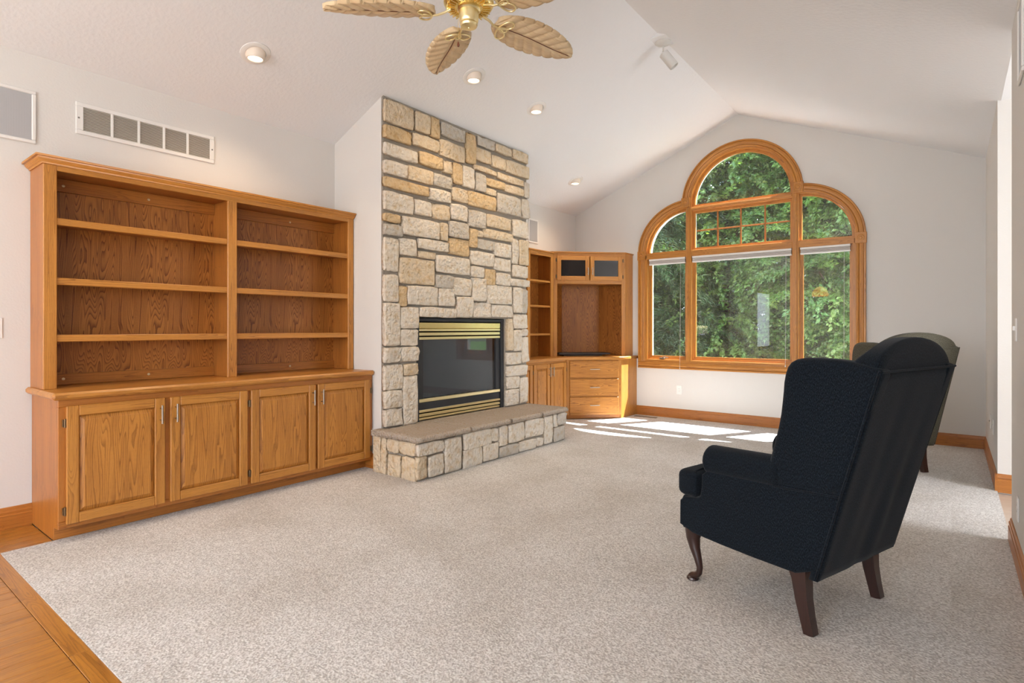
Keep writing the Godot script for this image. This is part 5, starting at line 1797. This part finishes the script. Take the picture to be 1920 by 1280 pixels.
# ------------------------------------------------------------------ on the walls
func make_wall_things() -> void:
	# long return air grille over the bookcase: five louvred bays
	var f := Facing.new(Vector3(WALL_LEFT, 0, -1.145), Vector3(0, 0, -1), Vector3(1, 0, 0))
	var t := thing("air_vent", "long white return air vent with five louvred bays above the bookcase", "air vent", Vector3(WALL_LEFT, 2.56, -1.58))
	var w := 0.868
	var y0 := 2.46
	var y1 := 2.668
	fboard(t, "frame", f, 0, w, y1 - 0.028, y1, 0.0, 0.01, false, M.white_metal, 0.003)
	fboard(t, "frame", f, 0, w, y0, y0 + 0.028, 0.0, 0.01, false, M.white_metal, 0.003)
	fboard(t, "frame", f, 0, 0.042, y0 + 0.028, y1 - 0.028, 0.0, 0.01, true, M.white_metal, 0.003)
	fboard(t, "frame", f, w - 0.032, w, y0 + 0.028, y1 - 0.028, 0.0, 0.01, true, M.white_metal, 0.003)
	fboard(t, "backing", f, 0.04, w - 0.03, y0 + 0.02, y1 - 0.02, 0.0005, 0.0015, false, M.duct, 0.0)
	for k in 4:
		var s := 0.042 + (w - 0.074) * (k + 1) / 5.0
		fboard(t, "bar", f, s - 0.008, s + 0.008, y0 + 0.027, y1 - 0.027, 0.0, 0.0105, true, M.white_metal, 0.002)
	for k in 16:
		var y := y0 + 0.033 + 0.00945 * k
		var b := mb()
		b.xf = f.frame() * Transform3D(Basis(GX, 0.6), Vector3(0, y, 0.005))
		b.box(Vector3(0.042, -0.0008, -0.0052), Vector3(w - 0.032, 0.0008, 0.0052), 0.0)
		part(b, "slat", M.slat, t)
	for s in [0.016, w - 0.016]:
		var b := mb()
		b.xf = f.frame() * Transform3D(Basis(GX, PI / 2), Vector3(s, (y0 + y1) / 2, 0.01))
		b.lathe([Vector2(0.006, 0.0), Vector2(0.005, 0.002), Vector2(0.0, 0.0025)], 10)
		part(b, "screw", M.plastic_grey, t)

	# flush speakers
	wall_speaker("white framed grey wall speaker at the left edge, beside the vent", Facing.new(Vector3(WALL_LEFT, 0, -0.72), Vector3(0, 0, -1), Vector3(1, 0, 0)), 0.226, 2.335, 2.66)
	wall_speaker("small grey wall speaker high above the corner shelves beside the chimney", Facing.new(Vector3(WALL_LEFT, 0, -6.09), Vector3(0, 0, -1), Vector3(1, 0, 0)), 0.226, 2.35, 2.675)
	wall_speaker("white wall speaker high on the near right wall", Facing.new(Vector3(WALL_RIGHT, 0, -3.76), Vector3(0, 0, 1), Vector3(-1, 0, 0)), 0.226, 2.4, 2.79)

	# switches and outlets
	var near := Facing.new(Vector3(WALL_RIGHT, 0, -3.995), Vector3(0, 0, 1), Vector3(-1, 0, 0))
	plate("light_switch", "white toggle light switch on the near right wall", "light switch", near, 0.0, 0.072, 1.13, 1.252, "toggle")
	plate("wall_outlet", "white outlet low on the near right wall above the baseboard", "outlet", Facing.new(Vector3(WALL_RIGHT, 0, -3.88), Vector3(0, 0, 1), Vector3(-1, 0, 0)), 0.0, 0.072, 0.22, 0.342, "outlet")
	plate("wall_outlet", "white outlet on the right wall beyond the opening, nearer the opening", "outlet", Facing.new(Vector3(WALL_RIGHT, 0, -6.02), Vector3(0, 0, 1), Vector3(-1, 0, 0)), 0.0, 0.072, 0.34, 0.462, "outlet")
	plate("cable_plate", "white cable plate on the right wall close to the far corner", "cable plate", Facing.new(Vector3(WALL_RIGHT, 0, -6.4), Vector3(0, 0, 1), Vector3(-1, 0, 0)), 0.0, 0.072, 0.34, 0.462, "jack")
	plate("wall_outlet", "white outlet below the arched window, left of centre", "outlet", Facing.new(Vector3(-2.895, 0, WALL_FAR), Vector3(1, 0, 0), Vector3(0, 0, 1)), 0.0, 0.072, 0.315, 0.437, "outlet")
	plate("light_switch", "white light switch on the left wall at the edge, beside the bookcase", "light switch", Facing.new(Vector3(WALL_LEFT, 0, -0.71), Vector3(0, 0, -1), Vector3(1, 0, 0)), 0.0, 0.08, 1.14, 1.262, "toggle")

	# floor register by the window wall
	var r := thing("floor_register", "narrow brown floor register in the carpet below the window", "floor vent", Vector3(-3.28, 0, -7.13))
	board(r, "frame", Vector3(-3.42, 0.0, -7.16), Vector3(-3.1, 0.004, -7.1), GX, M.hinge, 0.002)
	for k in 14:
		board(r, "bar", Vector3(-3.41 + k * 0.0225, 0.004, -7.153), Vector3(-3.402 + k * 0.0225, 0.007, -7.107), GZ, M.duct, 0.0005)

func wall_speaker(label: String, f: Facing, w: float, y0: float, y1: float) -> void:
	var t := thing("wall_speaker", label, "speaker", f.o + f.a * (w / 2) + Vector3(0, y0, 0), 0.0, "wall speakers")
	fboard(t, "frame", f, 0, w, y1 - 0.022, y1, 0.0, 0.012, false, M.white_metal, 0.004)
	fboard(t, "frame", f, 0, w, y0, y0 + 0.022, 0.0, 0.012, false, M.white_metal, 0.004)
	fboard(t, "frame", f, 0, 0.022, y0 + 0.022, y1 - 0.022, 0.0, 0.012, true, M.white_metal, 0.004)
	fboard(t, "frame", f, w - 0.022, w, y0 + 0.022, y1 - 0.022, 0.0, 0.012, true, M.white_metal, 0.004)
	# ribbed metal grille
	var b := mb()
	b.xf = f.frame()
	var n := 60
	var s0 := 0.02
	var step := (w - 0.04) / n
	for k in n:
		b.box(Vector3(s0 + k * step, y0 + 0.02, 0.0), Vector3(s0 + (k + 0.6) * step, y1 - 0.02, 0.0065), 0.0)
	b.box(Vector3(s0, y0 + 0.02, 0.0), Vector3(w - 0.02, y1 - 0.02, 0.005), 0.0)
	part(b, "grille", M.grille, t)

func plate(called: String, label: String, category: String, f: Facing, s0: float, s1: float, y0: float, y1: float, kind: String) -> void:
	var mid := (s0 + s1) / 2
	var ym := (y0 + y1) / 2
	var t := thing(called, label, category, f.o + f.a * mid + Vector3(0, ym, 0))
	fboard(t, "cover", f, s0, s1, y0, y1, 0.0, 0.006, true, M.plastic, 0.003)
	if kind == "toggle":
		fboard(t, "toggle", f, mid - 0.005, mid + 0.005, ym - 0.004, ym + 0.02, 0.004, 0.016, true, M.plastic, 0.002)
	elif kind == "outlet":
		for y in [ym - 0.027, ym + 0.005]:
			var o := fboard(t, "socket", f, mid - 0.016, mid + 0.016, y, y + 0.026, 0.004, 0.0075, true, M.plastic, 0.003)
			for s in [-0.006, 0.006]:
				fboard(o, "slot", f, mid + s - 0.001, mid + s + 0.001, y + 0.01, y + 0.019, 0.007, 0.0078, true, M.plastic_grey, 0.0)
	else:
		var b := mb()
		b.xf = f.frame() * Transform3D(Basis(GX, PI / 2), Vector3(mid, ym, 0.005))
		b.lathe([Vector2(0.006, 0.0), Vector2(0.006, 0.01), Vector2(0.0, 0.01)], 12)
		part(b, "jack", M.nickel, t)

# ------------------------------------------------------------------ outside
func leaf_mesh(count: int, leaf: float, narrow: float, twig: float, droop: float, sd: int) -> ArrayMesh:
	var r := RandomNumberGenerator.new()
	r.seed = sd
	var v := PackedVector3Array()
	var n := PackedVector3Array()
	var col := PackedColorArray()
	for k in count:
		var s := float(k) / count
		var base := Vector3(twig * s, -droop * s * s, 0) + Vector3(r.randf_range(-0.02, 0.02), r.randf_range(-0.05, 0.05), r.randf_range(-0.05, 0.05))
		var turn := Basis(GY, (1.0 if k % 2 else -1.0) * r.randf_range(0.3, 1.2)) * Basis(GZ, r.randf_range(-0.9, 0.3)) * Basis(GX, r.randf_range(-0.9, 0.9))
		var l := leaf * r.randf_range(0.7, 1.15)
		var wd := l * narrow
		var a := base
		var m := base + turn * Vector3(l * 0.5, 0.004, 0)
		var e := base + turn * Vector3(l, -l * 0.18, 0)
		var p := base + turn * Vector3(l * 0.42, l * 0.1, wd)
		var q := base + turn * Vector3(l * 0.42, l * 0.1, -wd)
		var c := Color(1, 1, 1) * r.randf_range(0.75, 1.2)
		for tr in [[a, p, m], [m, p, e], [a, m, q], [m, e, q]]:
			var nn: Vector3 = (tr[2] - tr[0]).cross(tr[1] - tr[0]).normalized()
			for x in 3:
				v.append(tr[x])
				n.append(nn)
				col.append(c)
	var arr := []
	arr.resize(Mesh.ARRAY_MAX)
	arr[Mesh.ARRAY_VERTEX] = v
	arr[Mesh.ARRAY_NORMAL] = n
	arr[Mesh.ARRAY_COLOR] = col
	var me := ArrayMesh.new()
	me.add_surface_from_arrays(Mesh.PRIMITIVE_TRIANGLES, arr)
	return me

func make_tree(called: String, label: String, at: Vector3, height: float, radius: float, low: float, sprigs: int, mesh: ArrayMesh, tint: Color, spread: float, sd: int) -> void:
	var r := RandomNumberGenerator.new()
	r.seed = sd
	var t := thing(called, label, "tree", at, 0.0, "trees outside the window")
	var b := mb()
	var top := height * 0.8
	b.tube([at, at + Vector3(0.1, top * 0.3, 0.05), at + Vector3(-0.05, top * 0.65, 0.0), at + Vector3(0.05, top, 0.05)], [0.16, 0.13, 0.08, 0.03], 8)
	var lobes := []
	var count := 16
	for k in count:
		var y := lerpf(low, height, (k + 0.5) / count)
		var u := (y - low) / (height - low)
		var reach := radius * sqrt(clampf(1.0 - pow((u - 0.42) / 0.62, 2.0), 0.05, 1.0))
		var a := k * 2.4 + r.randf()
		var d := reach * r.randf_range(0.35, 0.75)
		var c := at + Vector3(cos(a) * d, y, sin(a) * d)
		lobes.append([c, reach * r.randf_range(0.42, 0.62) + 0.25])
		var knee := at + Vector3(cos(a) * d * 0.3, maxf(0.3, y - d * 0.5), sin(a) * d * 0.3)
		b.tube([at + Vector3(0, maxf(0.2, y - d * 0.9), 0), knee, c], [0.05, 0.035, 0.012], 6)
	part(b, "trunk", M.bark, t)
	var mm := MultiMesh.new()
	mm.transform_format = MultiMesh.TRANSFORM_3D
	mm.use_colors = true
	mm.mesh = mesh
	mm.instance_count = sprigs
	for k in sprigs:
		var l: Array = lobes[k % lobes.size()]
		var d := Vector3(r.randfn(), r.randfn() * 0.8, r.randfn()).normalized()
		var p: Vector3 = l[0] + d * l[1] * pow(r.randf(), 0.4) - at
		var yaw := atan2(-d.z, d.x) + r.randf_range(-0.8, 0.8)
		var bs := Basis(GY, yaw) * Basis(GZ, r.randf_range(-0.7, 0.5)) * Basis(GX, r.randf_range(-0.6, 0.6))
		mm.set_instance_transform(k, Transform3D(bs.scaled(Vector3.ONE * r.randf_range(0.8, 1.25)), p))
		var c := tint * r.randf_range(1.0 - spread, 1.0 + spread)
		mm.set_instance_color(k, Color(c.r * r.randf_range(0.85, 1.2), c.g, c.b * r.randf_range(0.8, 1.1), 1))
	var o := MultiMeshInstance3D.new()
	o.name = "foliage"
	o.multimesh = mm
	o.material_override = M.leaf
	o.set_meta("kind", "stuff")
	t.add_child(o)

func make_outside() -> void:
	var b := mb(GX)
	b.su = 0.5
	b.sv = 0.5
	b.box(Vector3(-40, -1.0, -60), Vector3(40, -0.5, WALL_FAR - 0.3), 0.0)
	var g := part(b, "lawn", M.grass, self)
	g.set_meta("kind", "structure")
	b = mb(GX)
	b.box(Vector3(-7.0, -0.5, -10.3), Vector3(2.5, -0.14, WALL_FAR - 0.25), 0.01)
	structure(b, "added_bounce_slab", M.concrete)  # pale slab out of view, added to bounce sun onto the ceiling
	var broad := leaf_mesh(60, 0.08, 0.25, 0.66, 0.2, 5)
	var small := leaf_mesh(54, 0.07, 0.28, 0.6, 0.12, 6)
	var needle := leaf_mesh(80, 0.14, 0.06, 0.6, 0.28, 8)
	var y := -0.5
	make_tree("evergreen_tree", "soft dark evergreen seen through the left casement", Vector3(-5.3, y, -10.6), 5.6, 1.5, 0.2, 2600, needle, Color(0.1, 0.17, 0.07), 0.4, 101)
	make_tree("deciduous_tree", "broad leafed green tree behind the big middle pane", Vector3(-3.7, y, -12.0), 6.4, 1.75, 0.3, 2400, broad, Color(0.19, 0.31, 0.085), 0.5, 102)
	make_tree("deciduous_tree", "bright sunlit green tree behind the right casement", Vector3(-1.4, y, -12.2), 6.3, 1.65, 0.2, 2400, broad, Color(0.19, 0.31, 0.085), 0.4, 103)
	make_tree("deciduous_tree", "smaller leaved tree farther back, left of the middle pane's tree", Vector3(-6.6, y, -13.8), 8.0, 2.4, 0.2, 1700, small, Color(0.19, 0.31, 0.085), 0.4, 104)
	make_tree("deciduous_tree", "tall small leaved tree rising behind the half round light", Vector3(-4.3, y, -15.0), 9.0, 2.5, 0.2, 1600, small, Color(0.19, 0.31, 0.085), 0.4, 105)
	make_tree("deciduous_tree", "dark shady tree farther back behind the sunlit one", Vector3(-1.9, y, -15.2), 8.4, 2.5, 0.1, 1600, small, Color(0.19, 0.31, 0.085), 0.4, 106)
	make_tree("deciduous_tree", "green tree at the far right outside the window", Vector3(0.9, y, -14.0), 7.2, 2.1, 0.2, 2600, broad, Color(0.19, 0.31, 0.085), 0.4, 107)
	make_tree("deciduous_tree", "tree at the far left outside the window", Vector3(-8.8, y, -12.4), 8.0, 2.4, 0.2, 2000, broad, Color(0.19, 0.31, 0.085), 0.4, 108)

# ------------------------------------------------------------------
func _ready() -> void:
	rng.seed = 7
	make_view()
	make_materials()
	make_shell()
	make_window()
	make_fireplace()
	make_left_cabinets()
	make_corner_cabinets()
	make_chairs()
	make_fan()
	make_ceiling_lights()
	make_wall_things()
	make_outside()
